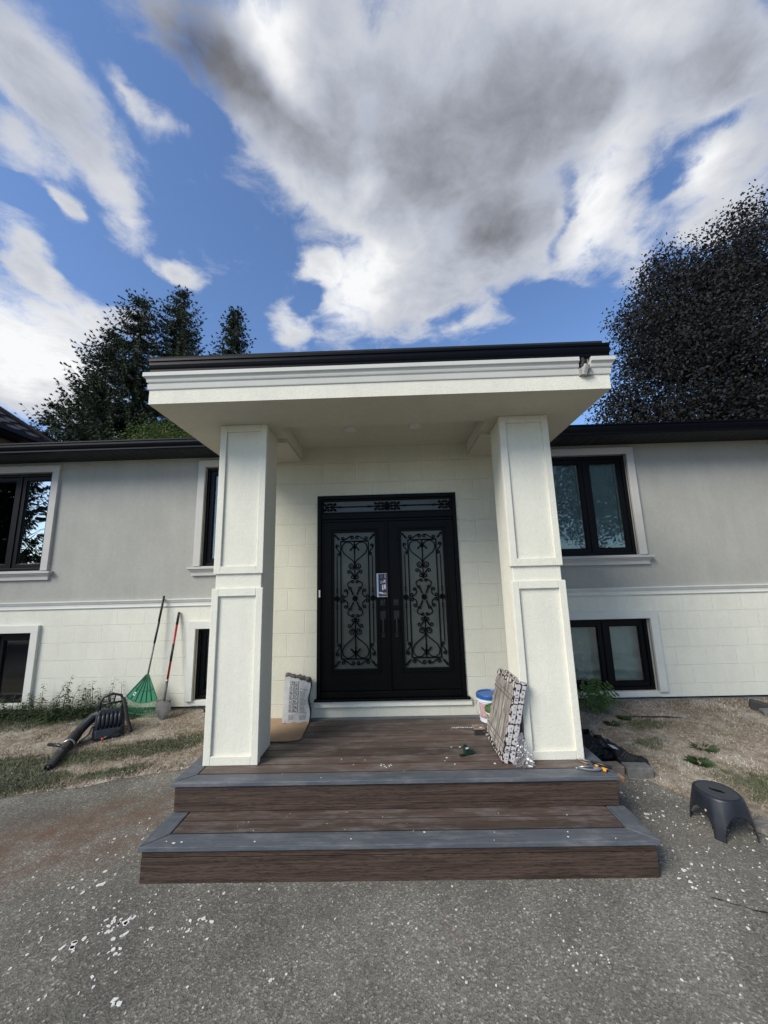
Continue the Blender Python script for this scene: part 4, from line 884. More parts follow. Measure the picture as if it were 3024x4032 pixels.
def spruce(x, y, H, Rm, seed, label, z_low=.12, spire=1.0, group='spruces behind the house', lean=0.0, density=1.0, step=.34, side=None):
    rg = np.random.default_rng(seed); root = empty('spruce_tree', (x, y, 0), label, 'tree', group)
    tk = MB(); pts = [(x + lean*(t**1.5)*H*.2 + .05*math.sin(t*9+seed), y + .05*math.cos(t*7), t*H) for t in np.linspace(0, 1, 12)]
    tk.tube(pts, [max(.015, .24*(H/18)*(1-t)**.9) for t in np.linspace(0, 1, 12)], 8); tko = tk.build('trunk', M['bark'], root, smooth=True)
    V = []; Fq = []; br = MB()
    z = H*z_low
    while z < H*.995:
        t = z/H; n = rg.integers(8, 12)
        Lm = Rm*(1-t)**.40*(.55+.45*min(1, (1-t)*9)) + .10
        for k in range(n):
            if rg.random() > .93*density: continue
            a = rg.uniform(0, 2*PI); ln = Lm*rg.uniform(.55, 1.12)
            if side is not None and math.cos(a-side) < -.2: ln *= .55
            cx = x + lean*(t**1.5)*H*.2; m_ = max(4, int(ln/.115)); up = rg.uniform(-.1, .28)
            dirv = np.array([math.cos(a), math.sin(a)])
            P = []
            for i in range(m_+1):
                s = i/m_; P.append((cx+dirv[0]*ln*s, y+dirv[1]*ln*s, z + ln*(up*s - .55*s*(1-s)*1.6 + .22*s**3)))
            br.tube([P[0], P[m_//2], P[-1]], [.03*(1-t)+.008, .018*(1-t)+.006, .004], 4, cap=False)
            for i in range(1, m_+1):
                s = i/m_; p = np.array(P[i]); w = .27*(1-.30*s)*(0.85+.3*(1-t))
                for q in range(8):
                    sg = (-1 if q % 2 else 1); ang = a + sg*rg.uniform(.5, 1.2); drop = rg.uniform(-.75, .05)
                    if q >= 2: drop = rg.uniform(-1.6, -.5); ang = a+rg.uniform(-1.5, 1.5)
                    if i == m_: drop = rg.uniform(.1, .9); ang = a + rg.uniform(-.5, .5)
                    dv = np.array([math.cos(ang), math.sin(ang), drop]); dv /= np.linalg.norm(dv); lg = w*rg.uniform(.7, 1.3)
                    sd = np.cross(dv, rg.normal(size=3)); sd /= np.linalg.norm(sd)+1e-6; wd = lg*rg.uniform(.09, .16)
                    b = len(V); V += [p, p+dv*lg*.45+sd*wd, p+dv*lg, p+dv*lg*.55-sd*wd]; Fq.append((b, b+1, b+2, b+3))
        z += step*rg.uniform(.6, 1.2)*(1.15-.5*t)
    br.build('branches', M['bark'], tko, fixn=False)
    mesh_np('crown', V, Fq, M['needle'], root); return root
YT = 16.0
spruce(-13.55, YT, 18.2, 3.2, 1, 'tall dark spruce rising left of the porch roof, the left one of the two tallest', density=.85, lean=-.02)
spruce(-11.75, YT+.6, 18.9, 3.1, 2, 'tall dark spruce beside the porch roof corner, the right one of the two tallest', density=.85)
spruce(-8.45, YT+.4, 17.4, 2.1, 3, 'separate narrower spruce tip showing above the porch gutter', density=.9)
spruce(-15.2, YT-.3, 15.9, 2.9, 4, 'lower spruce with a leaning top, third from the right in the spruce group', lean=.10, density=.85)
spruce(-16.6, YT+.5, 13.9, 2.5, 5, 'spruce stepping down left of the spruce group', lean=.12, density=.85)
spruce(-18.0, YT, 12.0, 2.6, 6, 'shortest wide spruce at the left foot of the spruce group', lean=.10, density=.9)
spruce(-20.2, YT+1, 9.0, 1.2, 7, 'small spruce tip just above the neighbouring roof edge')

def broadleaf(name, x, y, H, blobs, n, size, m, trunk_h, label, group=None, seed=1, tr=.25, star=False, spread=3.8, per=28, sat=False):
    rg = np.random.default_rng(seed); root = empty(name, (x, y, 0), label, 'tree', group)
    tk = MB(); tk.tube([(x, y, 0), (x+.05, y, trunk_h*.5), (x, y, trunk_h)], [tr*1.2, tr, tr*.9], 10)
    for (bx, by, bz, r) in blobs:
        mid = ((x+bx)/2+rg.uniform(-.3, .3), (y+by)/2, trunk_h+(bz-trunk_h)*.45); tk.tube([(x, y, trunk_h*.85), mid, (bx, by, bz)], [tr*.55, tr*.3, tr*.08], 6, cap=False)
    tk.build('trunk', M['bark'], root, smooth=True)
    bl = np.array(blobs); wts = bl[:, 3]**2.2; wts /= wts.sum(); idx = rg.choice(len(bl), n, p=wts)
    d = rg.normal(size=(n, 3)); d /= np.linalg.norm(d, axis=1)[:, None]; rad = rg.random(n)**.33
    # twig clusters: leaves gather round nodes so that gaps stay open between them
    if sat:                                          # uneven outline: small boughs pushing out of the big masses
        ex = []
        for (bx, by, bz_, r_) in blobs:
            for _ in range(int(4+r_*3)):
                d3 = rg.normal(size=3); d3 /= np.linalg.norm(d3); d3[1] *= .6; q_ = rg.uniform(.30, .60)*min(r_, 2.2)*.6
                ex.append((bx+d3[0]*r_*1.10, by+d3[1]*r_, bz_+d3[2]*r_*1.05, q_))
        bl = np.vstack([bl, np.array(ex)]); wts = bl[:, 3]**2.0; wts /= wts.sum()
    K = max(60, n//per); kc = rg.integers(0, len(bl), K); kc = rg.choice(len(bl), K, p=wts)
    kd = rg.normal(size=(K, 3)); kd /= np.linalg.norm(kd, axis=1)[:, None]; kr = (.25+.75*rg.random(K)**.4)
    kp = bl[kc, :3] + kd*(bl[kc, 3]*kr*1.04)[:, None]*np.array([1, 1, .92])
    ci = rg.integers(0, K, n); sp = size*spread
    c = kp[ci] + np.clip(rg.normal(size=(n, 3)), -1.7, 1.7)*sp*np.array([1, 1, .8])
    nrm = rg.normal(size=(n, 3)) + np.array([0, 0, .5]); nrm /= np.linalg.norm(nrm, axis=1)[:, None]
    u = np.cross(nrm, rg.normal(size=(n, 3))); u /= np.linalg.norm(u, axis=1)[:, None]; v = np.cross(nrm, u)
    s = (size*rg.uniform(.6, 1.25, n))[:, None]
    shape = [(0, -.9), (.75, -.35), (.45, .1), (.95, .5), (.25, .5), (0, 1.1), (-.25, .5), (-.95, .5), (-.45, .1), (-.75, -.35)] if star else [(0, -1), (.55, -.2), (.35, .5), (0, 1), (-.35, .5), (-.55, -.2)]
    V = np.stack([c + u*s*a*.6 + v*s*b*.6 for a, b in shape], axis=1).reshape(-1, 3); k = len(shape)
    mesh_np('crown', V, np.arange(n*k).reshape(n, k), m, root); return root
M['maple'] = leaf_mat('dark_maple_leaves', (.015, .016, .016), (.040, .041, .041), .14, .9, .06)
M['leafg'] = leaf_mat('bright_leaves', (.035, .065, .012), (.10, .14, .03), .35, 2.0)
M['leafd'] = leaf_mat('dark_leaves', (.014, .026, .012), (.035, .052, .02), .15, 2.0)
rnd = random.Random(8)
mbl = [(15.5, 12, 11.6, 4.3), (13.2, 11.5, 9.2, 3.4), (12.5, 11.4, 11.6, 2.4), (16.9, 11.5, 14.4, 2.8), (13.8, 11.8, 13.4, 2.4), (18.8, 12.5, 12, 4.2), (11.2, 11, 9.0, 2.1), (10.6, 11.2, 7.2, 1.9), (15, 10, 8, 3.4), (18, 11, 8.5, 3.6), (9.6, 11.4, 6.2, 1.3), (12.6, 11.2, 6.6, 2.2), (14.4, 11.5, 15.3, 1.1), (17.6, 11.5, 16.0, 1.5), (11.2, 11.2, 11.2, 1.6), (12.7, 11.4, 14.6, 1.1), (16, 11, 5.6, 2.8), (12.0, 11.5, 13.6, 1.3)]
broadleaf('maple_tree', 15.6, 12, 18, mbl, 190000, .108, M['maple'], 4.5, 'huge dark purple-leaved maple towering over the right wing roof', seed=3, tr=.38, star=False, spread=3.3, per=46, sat=True)
broadleaf('shade_tree', -9.6, 13, 9, [(-10.2, 13, 7.5, 1.5), (-9.0, 13, 7.3, 1.5), (-8.0, 13.2, 6.9, 1.4), (-11.2, 13.3, 6.8, 1.2)], 26000, .085, M['leafg'], 4, 'bright green leafy tree glimpsed between the spruces and the porch roof', seed=6, tr=.15)
broadleaf('shade_tree', -9.5, 17.6, 12, [(-10.2, 17.8, 9.4, 1.5), (-9.6, 17.6, 11.0, 1.7), (-8.8, 17.6, 12.2, 1.3), (-10.8, 17.8, 12.4, .9), (-9, 17.6, 8.6, 2.0)], 9000, .16, M['leafd'], 5, 'dark leafy tree filling the gap between the tall spruces and the lone spruce tip', seed=7, tr=.2)
# across the street, seen mirrored in the panes
spruce(-15.5, -6.0, 9.5, 2.3, 11, 'spruce across the driveway, mirrored in the far left upper window', group='trees facing the house')
broadleaf('shade_tree', 10.0, -6.5, 10, [(10.0, -6.5, 6.6, 3.2), (8.3, -6.3, 5.4, 2.2), (12.2, -6.5, 6.2, 2.9), (10.2, -6.5, 9, 2.2), (11.5, -4.5, 5.5, 2.4)], 60000, .12, M['leafd'], 3.5, 'leafy tree across the driveway, mirrored in the window right of the porch', group='trees facing the house', seed=9, tr=.3)

# ------------------------------------------------------------------ plants along the wall
M['weed'] = leaf_mat('weed_leaves', (.030, .050, .022), (.075, .105, .045), .25, 8.0)
M['stem'] = mat('green_stem', (.07, .09, .045), .8)
def weed(x, y, H, seed, label, group='weeds along the left wall', n_stems=3, leaf=.030, spread=.07):
    rg = np.random.default_rng(seed); root = empty('weed_plant', (x, y, hgt(x, y)), label, 'plant', group)
    st = MB(); V = []; Fq = []
    for k in range(n_stems):
        h = H*(1 if k == 0 else rg.uniform(.45, .9)); bx, by = x+rg.normal()*spread, y+rg.normal()*spread*.5; lx, ly = rg.normal()*.05, rg.normal()*.03; z0 = hgt(x, y)
        P = [(bx+lx*t*t, by+ly*t*t, z0+h*t) for t in (0, .35, .7, 1)]; st.tube(P, [.004, .0035, .003, .0015], 5)
        m_ = int(h/.028)
        for i in range(1, m_+1):
            t = i/m_; c = np.array([bx+lx*t*t, by+ly*t*t, z0+h*t]); sz = leaf*(1.25-.55*t)*rg.uniform(.7, 1.25)
            for q in range(2):
                a = i*2.4+q*PI+rg.normal()*.4; out = np.array([math.cos(a), math.sin(a), rg.uniform(-.6, .25)]); out /= np.linalg.norm(out); p0 = c+out*sz*.5
                sd = np.cross(out, [0, 0, 1]); sd /= np.linalg.norm(sd)+1e-6; up = np.array([0, 0, rg.uniform(-.3, .1)])*sz
                b = len(V); V += [p0, p0+out*sz*.8+sd*sz*.5, p0+out*sz*1.9+up*1.2, p0+out*sz*.8-sd*sz*.5]; Fq.append((b, b+1, b+2, b+3))
    st.build('stem', M['stem'], root, smooth=True, fixn=False); mesh_np('leaves', V, Fq, M['weed'], root); return root
WL = [(-5.55, 2.72, .30, 'low bushy weed under the far left basement window'), (-5.28, 2.74, .34, 'weed in front of the basement window corner'), (-5.05, 2.78, .44, 'upright weed right beside the basement window trim'),
      (-4.88, 2.70, .30, 'short spreading weed between the window trim and the tall ones'), (-4.70, 2.78, .48, 'tall weed standing left of the tallest one'), (-4.53, 2.76, .55, 'tallest weed of the row along the left wall'), (-4.38, 2.70, .36, 'leaning weed just right of the tallest one'),
      (-4.26, 2.78, .48, 'tall weed behind the leaf blower tube'), (-4.10, 2.80, .50, 'tall weed left of the leaf blower frame'), (-3.95, 2.72, .36, 'drooping weed touching the leaf blower'), (-3.70, 2.82, .44, 'thin weed between the leaf blower and the rake head'), (-4.6, 2.58, .26, 'low dark weed in front of the tall ones')]
for i, (x, y, H, lb) in enumerate(WL): weed(x, y, H, 30+i, lb, n_stems=2 if 'thin' in lb else 6, leaf=.034 if i % 2 else .029, spread=.085)
def cover():
    rg = np.random.default_rng(77); V = []; Fq = []
    for _ in range(5200):
        x = rg.uniform(-5.9, -3.5); y = 2.84-abs(rg.normal())*.13; 
        if y < 2.4: continue
        hmax = .20*(1-abs((x+4.7)/1.5)**3)*max(0, 1-(2.86-y)*1.6); z = hgt(x, y)+rg.uniform(0, max(.02, hmax)); a = rg.uniform(0, 6.28); sz = rg.uniform(.015, .034)
        o = np.array([math.cos(a), math.sin(a), rg.uniform(-.4, .5)]); sd = np.cross(o, [0, 0, 1.]); sd /= np.linalg.norm(sd); p = np.array([x, y, z]); b = len(V)
        V += [p, p+o*sz*.6+sd*sz*.35, p+o*sz*1.4, p+o*sz*.6-sd*sz*.35]; Fq.append((b, b+1, b+2, b+3))
    o = mesh_np('ground_cover', V, Fq, M['weed']); tag(o, 'dense low green weeds along the foot of the left wall', 'ground cover', kind='stuff')
cover()
def tuft(x, y, r, h, n, label, seed):
    rg = np.random.default_rng(seed); V = []; Fq = []
    for _ in range(n):
        a = rg.uniform(0, 6.28); rr = r*rg.random()**.6; p = np.array([x+rr*.4*math.cos(a), y+rr*.4*math.sin(a), hgt(x, y)]); q = p+np.array([r*math.cos(a), r*math.sin(a), 0])*rg.uniform(.3, 1)+np.array([0, 0, h*rg.uniform(.4, 1)]); sd = np.array([-math.sin(a), math.cos(a), 0])*.0018
        b = len(V); V += [p-sd, p+sd, (p+q)/2+sd+np.array([0, 0, h*.25]), q]; Fq.append((b, b+1, b+2, b+3))
    o = mesh_np('grass_tuft', V, Fq, leaf_mat('tuft_green', (.02, .045, .015), (.05, .09, .03), .2)); tag(o, label, 'grass tuft', 'green tufts on the lawn')
tuft(2.98, 1.33, .11, .05, 260, 'green grass tuft beside a grey scrap on the right lawn', 1); tuft(2.86, 2.36, .08, .05, 200, 'green tuft beside the thin stick on the right lawn', 2); tuft(2.62, 2.20, .08, .05, 180, 'dark tuft left of the stick near the leafy seedling', 3)
tuft(3.25, 1.62, .12, .035, 200, 'wide low tuft in the middle of the right lawn', 4); tuft(-2.28, 2.80, .16, .09, 140, 'green tuft under the small basement window left of the column', 5); tuft(-2.58, 2.86, .10, .07, 90, 'tuft between the shovel blade and the small basement window', 6)
def seedling():
    rg = np.random.default_rng(5); x, y = 2.62, 2.62; z0 = hgt(x, y); root = empty('leafy_seedling', (x, y, z0), 'bright green seedling with paired leaflets by the right basement window', 'plant')
    st = MB(); V = []; Fq = []
    fr = [(-.12, .0, .38), (-.02, -.04, .44), (.10, .0, .42), (.24, -.02, .38), (.33, .02, .27), (-.20, .02, .30), (.05, -.10, .30), (.18, -.08, .26), (-.10, -.08, .22), (.30, -.05, .18), (.0, .05, .34), (-.24, .0, .16), (.12, -.12, .14), (-.04, -.14, .12)]
    for (dx, dy, dz) in fr:
        P = [np.array([x+dx*t*.95, y+dy*t, z0+dz*(1.25*t-.25*t*t*1.0)-.0]) for t in np.linspace(0, 1, 9)]; P = [p + np.array([0, 0, -.10*max(0, i/8-.6)]) for i, p in enumerate(P)]
        st.tube([tuple(p) for p in P], [.004]*3+[.003]*3+[.002]*3, 5, cap=False)
        for i in range(3, 9):
            d = P[i]-P[i-1]; d /= np.linalg.norm(d)
            for sg in (1, -1):
                sd = np.cross(d, [0, -.6, .8]); sd /= np.linalg.norm(sd)+1e-6; o = d*.45+sd*sg*.9+np.array([0, -.15, -.35]); o /= np.linalg.norm(o); L_ = .062*rg.uniform(.8, 1.2)*(1 if i < 8 else 1.1)
                w_ = np.cross(o, [0, -1, .3]); w_ /= np.linalg.norm(w_)+1e-6; p = P[i]; b = len(V)
                V += [p, p+o*L_*.3+w_*L_*.24, p+o*L_*.7+w_*L_*.18, p+o*L_, p+o*L_*.7-w_*L_*.18, p+o*L_*.3-w_*L_*.24]; Fq.append(tuple(range(b, b+6)))
    st.build('stem', M['stem'], root, smooth=True, fixn=False); mesh_np('leaves', V, Fq, leaf_mat('seedling_leaves', (.045, .10, .018), (.11, .19, .04), .3, 12), root)
seedling()

# ------------------------------------------------------------------ rake and shovel against the left wall
M['rake_green'] = mat('green_rake_plastic', (.010, .17, .075), .4, spec=.5, var=.15, vscale=10)
M['shaft'] = mat('grey_shaft', (.14, .13, .125), .45, var=.2, vscale=30); M['blackgrip'] = mat('black_grip', (.008, .009, .009), .55); M['red'] = mat('red_fibreglass', (.30, .008, .012), .35)
rake = empty('leaf_rake', (-3.44, 2.72, hgt(0, 2.72)), 'green plastic leaf rake with a black and grey handle leaning on the white wall', 'rake')
hub = Vector((-3.452, 2.78, .749)); top = Vector((-3.369, 2.885, 1.80)); d = (top-hub)
q = MB(); q.tube([hub - d*.06, hub + d*.37], .0115, 10); q.build('shaft', M['shaft'], rake, smooth=True)
q = MB(); q.tube([hub + d*.37, hub+d*.66+Vector((.004, 0, 0))], .0145, 10); q.tube([hub + d*.655, top], .0155, 10); q.build('handle_grip', M['blackgrip'], rake, smooth=True)
fx = Vector((1, 0, 0)); fd = Vector((0, -.115, -.593)).normalized()
def fp(a, r, off=0.0): return hub + fx*(r*math.sin(a)) + fd*(r*math.cos(a)) + Vector((0, -1, .2))*off
A0, A1 = math.radians(-40), math.radians(30)
q = MB(); n = 32
rs = [.03, .15, .28, .385]
for i in range(n):
    a, b = A0+(A1-A0)*i/n, A0+(A1-A0)*(i+1)/n
    for r0, r1 in zip(rs[:-1], rs[1:]):
        for o0 in (0, -.004): q.quad(fp(a, r0, o0), fp(b, r0, o0), fp(b, r1, o0), fp(a, r1, o0))
q.build('fan_plate', M['rake_green'], rake, fixn=False)
q = MB()
for a in np.linspace(A0, A1, 7): q.tube([fp(a, .03, .004), fp(a, .385, .004)], [.006, .004], 5)
for r in (.235, .385): q.tube([fp(A0+(A1-A0)*i/20, r, .003) for i in range(21)], .005, 5)
q.build('fan_ribs', mat('green_rake_rib', (.005, .09, .040), .45), rake, smooth=True)
for i in range(28):
    a = A0+(A1-A0)*(i+.5)/28; q = MB(); q.tube([fp(a, .38), fp(a, .5, .003), fp(a, .64, .006), fp(a, .675, .02)], [.0042, .0038, .0034, .0028], 5); q.build('tine', M['rake_green'], rake, smooth=True)
q = MB(); q.tube([fp(A0+(A1-A0)*i/20, .535-.01*math.sin(PI*i/20), .006) for i in range(21)], .0036, 5); q.build('tine_brace', M['rake_green'], rake, smooth=True)
a = math.radians(-26); q = MB(); p = fp(a, .30, .008)
for (w_, h_, m_, o_) in ((.036, .045, 0, 0), (.018, .022, 1, .002)): q.add([fp(a-.055*w_/.036, .30-h_/2, .008+o_), fp(a+.055*w_/.036, .30-h_/2, .008+o_), fp(a+.055*w_/.036, .30+h_/2, .008+o_), fp(a-.055*w_/.036, .30+h_/2, .008+o_)], [(0, 1, 2, 3)], m_)
q.build('price_sticker', [M['white_p'], M['blackgrip']], rake, fixn=False)

shovel = empty('shovel', (-3.1, 2.65, hgt(0, 2.65)), 'pointed shovel with a red and black handle and dull steel blade beside the rake', 'shovel')
st, sb = Vector((-3.145, 2.915, 1.56)), Vector((-3.150, 2.735, .63))
def sp(t): return st.lerp(sb, t)
q = MB(); q.tube([sp(0), sp(.006), sp(.19)], [.012, .0175, .0175], 12); q.build('handle_grip', M['blackgrip'], shovel, smooth=True)
q = MB(); q.tube([sp(.19), sp(.97)], .0150, 12); q.build('handle', M['red'], shovel, smooth=True)
q = MB(); q.tube([sp(.47), sp(.72)], .0165, 12); q.build('mid_grip', M['blackgrip'], shovel, smooth=True)
q = MB(); q.tube([sp(.965), sp(1.01)], .0175, 12); q.build('ferrule', M['steel'], shovel, smooth=True)
q = MB(); q.tube([sp(1.0), sp(1.12), (-3.150, 2.69, .42), (-3.145, 2.68, .36)], [.0165, .017, .021, .012], 12); q.build('socket', M.setdefault('shovel_steel', mat('dull_steel_blade', (.10, .097, .092), .6, metal=.0, var=.35, vscale=8)), shovel, smooth=True)
q = MB(); W_ = [(.0, .40, .095), (.25, .35, .105), (.5, .29, .102), (.75, .23, .075), (.92, .185, .035), (1, .165, .004)]
rows = []
for (t, z, hw_) in W_:
    r = []
    for i in range(9):
        u_ = -1+2*i/8; r.append(Vector((-3.148+.045*t+u_*hw_, 2.67-.075*t-.03*(1-u_*u_)*(1-.3*t)+.012, z+(.008 if t == 0 and abs(u_) > .6 else 0))))
    rows.append(r)
for r0, r1 in zip(rows[:-1], rows[1:]):
    for i in range(8): q.quad(r0[i], r0[i+1], r1[i+1], r1[i])
for sg in (-1, 1): q.box(min(-3.148+sg*.035, -3.148+sg*.1), max(-3.148+sg*.035, -3.148+sg*.1), 2.655, 2.70, .402, .412)
sbl = q.build('blade', M['shovel_steel'], shovel, smooth=False, fixn=False); so_ = sbl.modifiers.new('solid', 'SOLIDIFY'); so_.thickness = .003

# ------------------------------------------------------------------ backpack leaf blower
bl = empty('leaf_blower', (-3.47, 2.15, hgt(0, 2.15)), 'black backpack leaf blower on the left lawn, long tube pointing at the driveway', 'leaf blower')
bz = hgt(0, 2.1); tilt = Matrix.Rotation(math.radians(14), 3, 'X') 
tilt = Matrix.Rotation(math.radians(30), 3, 'Z') @ Matrix.Rotation(math.radians(-12), 3, 'X')
O = Vector((-3.47, 2.10, bz))
def B(x, y, z): return O + tilt @ Vector((x, y, z))
q = MB()
prof = [(-.155, 0), (.155, 0), (.165, .08), (.145, .28), (.115, .335), (-.115, .335), (-.145, .28), (-.165, .08)]
q.prism(prof, B(0, 0, 0), tilt @ Vector((1, 0, 0)), tilt @ Vector((0, 0, 1)), tilt @ Vector((0, .05, 0)))
q.build('back_plate', M['bplastic'], bl, bevel=.015)
for i in range(6):
    x = -.105+i*.042; q = MB(); q.tube([B(x, -.004, .13), B(x, -.028, .16), B(x, -.03, .25), B(x, -.006, .295)], [.012, .02, .019, .011], 8); q.build('back_pad_rib', M['bplastic2'], bl, smooth=True)
q = MB(); q.obox(B(0, -.03, .065), (.27, .05, .11), tilt); q.build('hip_pad', M['bplastic2'], bl, bevel=.02, seg=3)
q = MB(); q.tube([B(-.12, .03, .30), B(-.118, .03, .42), B(-.09, .03, .475), B(0, .03, .505), B(.09, .03, .475), B(.118, .03, .42), B(.12, .03, .30)], .016, 8); q.build('carry_frame', M['bplastic'], bl, smooth=True)
for a_, b_ in (((-.115, .40), (.115, .40)),): q = MB(); q.tube([B(a_[0], .03, a_[1]), B(b_[0], .03, b_[1])], .013, 8); q.build('frame_crossbar', M['bplastic'], bl, smooth=True)
for x in (-.02, .02): q = MB(); q.tube([B(x, .03, .402), B(x*1.6, .03, .492)], .009, 6); q.build('frame_strut', M['bplastic'], bl, smooth=True)
q = MB(); q.lathe([(0, -.09), (.10, -.085), (.135, -.05), (.14, .04), (.11, .08), (0, .085)], B(0, .19, .16), 24, axis=tilt @ Matrix.Rotation(math.radians(90), 3, 'X')); q.build('fan_housing', M['bplastic'], bl, smooth=True)
q = MB(); q.obox(B(.0, .19, .22), (.22, .16, .12), tilt); q.build('engine_cover', M['bplastic2'], bl, bevel=.03, seg=3)
q = MB(); q.obox(B(.0, .25, .06), (.26, .16, .09), tilt); q.build('fuel_tank', mat('cloudy_tank', (.16, .16, .13), .4), bl, bevel=.02, seg=3)
tp = [(-3.52, 2.18, bz+.25), (-3.63, 2.21, bz+.275), (-3.71, 2.15, bz+.235), (-3.755, 2.07, bz+.16), (-3.765, 1.98, bz+.10), (-3.745, 1.90, .20), (-3.72, 1.82, .19)]
q = MB(); q.tube(tp, .052, 16); q.build('elbow_tube', M['bplastic2'], bl, smooth=True)
q = MB()
for i in range(9):
    t = i/8; p = Vector(tp[4]).lerp(Vector(tp[6]), t); d_ = (Vector(tp[6])-Vector(tp[4])).normalized(); q.tube([p-d_*.006, p+d_*.006], .060, 16)
q.build('flexible_pleats', M['brubber'], bl, smooth=True)
q = MB(); q.tube([(-3.722, 1.83, .19), (-3.708, 1.80, .186)], .062, 20); q.build('hose_clamp', M['steel'], bl, smooth=True)
q = MB(); q.tube([(-3.71, 1.80, .187), (-3.69, 1.74, .182), (-3.665, 1.68, .175), (-3.655, 1.655, .172)], [.058, .056, .046, .044], 16); q.build('swivel_tube', M['bplastic'], bl, smooth=True)
q = MB(); q.tube([(-3.657, 1.66, .172), (-3.61, 1.53, .152), (-3.565, 1.42, .142), (-3.545, 1.37, .138)], [.043, .041, .040, .034], 16, cap=False); q.tube([(-3.655, 1.655, .172), (-3.545, 1.375, .138)], .025, 8); q.build('nozzle', M['bplastic2'], bl, smooth=True)
q = MB(); q.tube([(-3.69, 1.72, .20), (-3.76, 1.735, .215), (-3.90, 1.76, .215)], [.016, .018, .017], 10); q.build('control_handle', M['bplastic'], bl, smooth=True)
q = MB(); q.tube([B(.155, -.01, .15), B(.12, -.06, .09), B(.02, -.11, .04), B(-.03, -.125, .025)], .013, 8); q.build('throttle_arm', M['bplastic'], bl, smooth=True)
q = MB(); q.tube([B(-.028, -.125, .026), B(-.05, -.13, .02)], .015, 8); q.build('stop_switch', mat('red_switch', (.45, .04, .02), .4), bl, smooth=True)
q = MB(); q.tube([B(.12, .02, .44), B(.155, -.03, .33), B(.185, -.06, .20), B(.235, -.10, .07), B(.25, -.10, .045)], .022, 8, flat=(1, .5)); q.build('shoulder_strap', M['brubber'], bl, smooth=True)
q = MB(); q.tube([B(-.16, 0, .17), B(-.19, -.03, .09), B(-.26, -.07, .03), B(-.27, -.09, .012), B(-.18, -.07, .02), B(-.14, -.03, .06)], .014, 8, flat=(1, .5)); q.build('shoulder_strap', M['brubber'], bl, smooth=True)

# ------------------------------------------------------------------ things on the deck
def noisy(o, amp, scale, seed=0):
    from mathutils import noise
    for v in o.data.vertices:
        p = Vector(v.co)*scale + Vector((seed*3.1, seed, 0)); v.co += Vector(noise.noise_vector(p))*amp
# cardboard sheet
q = MB(); cb = [(-1.52, 1.13), (-1.40, 1.125), (-1.0, 1.13), (-.985, 1.145), (-.93, 1.150), (-.905, 1.195), (-.920, 1.50), (-.925, 1.745), (-1.40, 1.768), (-1.52, 1.76)]
q.prism(cb, (0, 0, Z2+.0065), (1, 0, 0), (0, 1, 0), (0, 0, .006))
o = q.build('cardboard_sheet', mat('brown_cardboard', (.30, .205, .125), .85, var=.10, vscale=7)); tag(o, 'flat brown cardboard sheet lying under the mortar bag', 'cardboard')
# mortar bag
bag = empty('mortar_bag', (-1.07, 1.66, Z2+.013), 'half-used white and grey paper bag of dry mortar slumped against the entrance wall', 'bag')
bz = Z2+.0135
def bagp(u_, v_, w_):     # u across, v up, w depth
    bulge = .022*math.sin(PI*min(1, max(0, u_)))*math.sin(PI*min(1, v_*.9+.05)); lean = .045*v_
    x = -1.213+.282*u_ + .012*v_*(1-u_) + (.012*math.sin(v_*9) if u_ > .95 else 0); y = 1.600 + lean + .045*u_*.7 + w_*.075 - (bulge if w_ == 0 else 0)
    z = bz + v_*(.468-.055*u_**2) + .004*math.sin(u_*17+v_*11)
    return (x, y, z)
q = MB(); nu, nv = 14, 20
for wv in (0, 1):
    for j in range(nv+1):
        for i in range(nu+1): q.v.append(bagp(i/nu, j/nv, wv))
k0 = (nu+1)*(nv+1)
for j in range(nv):
    for i in range(nu):
        a = j*(nu+1)+i; q.f.append((a, a+1, a+nu+2, a+nu+1)); q.m.append(0); q.f.append((k0+a, k0+a+nu+1, k0+a+nu+2, k0+a+1)); q.m.append(1)
    a = j*(nu+1); q.f.append((a, a+nu+1, k0+a+nu+1, k0+a)); q.m.append(1); a += nu; q.f.append((a, k0+a, k0+a+nu+1, a+nu+1)); q.m.append(1)
for i in range(nu):
    q.f.append((i, k0+i, k0+i+1, i+1)); q.m.append(1); a = nv*(nu+1)+i; q.f.append((a, a+1, k0+a+1, k0+a)); q.m.append(1)
MP = mat('white_bag_paper', (.44, .45, .46), .8, var=.10, vscale=14, bump=.5, bscale=18, bdist=.01); MK = mat('dark_bag_side', (.035, .032, .034), .7, var=.3, vscale=18)
bb = q.build('bag_body', [MP, MK], bag, smooth=False); 
q = MB(); rr = random.Random(5)
PT = [Vector(bagp(i/12, 1.0, .35)) + Vector((0, -.018+rr.uniform(-.006, .006), .004+rr.uniform(-.008, .010))) for i in range(13)]
q.tube(PT, [.016+.010*(i/12)+rr.uniform(-.004, .006) for i in range(13)], 7)
q.tube([p+Vector((0, .035, -.004+rr.uniform(-.006, .008))) for p in PT], [.018+rr.uniform(-.004, .006) for i in range(13)], 6)
tp_ = q.build('rolled_top', mat('kraft_inner_paper', (.16, .145, .125), .85, col2=(.035, .034, .036), vscale=26), bag, smooth=True)
q = MB(); mi = []
def decal(u0, u1, v0, v1, m, off=.0022):
    A = [Vector(bagp(a, b, 0)) + Vector((0, -off, 0)) for a, b in ((u0, v0), (u1, v0), (u1, v1), (u0, v1))]; q.add(A, [(0, 1, 2, 3)], m)
rr = random.Random(12)
for r_ in range(7):
    for c_ in range(2):
        u0 = .23+c_*.185 ; v0 = .235+r_*.098; 
        decal(u0, u0+.165, v0, v0+.082, 1, .002); decal(u0+.015, u0+.15, v0+.01, v0+.072, 0, .0032)
        for _ in range(3):
            a, b = u0+rr.uniform(.02, .07), v0+rr.uniform(.014, .035); decal(a, a+rr.uniform(.03, .07), b, b+rr.uniform(.012, .03), 2, .0042)
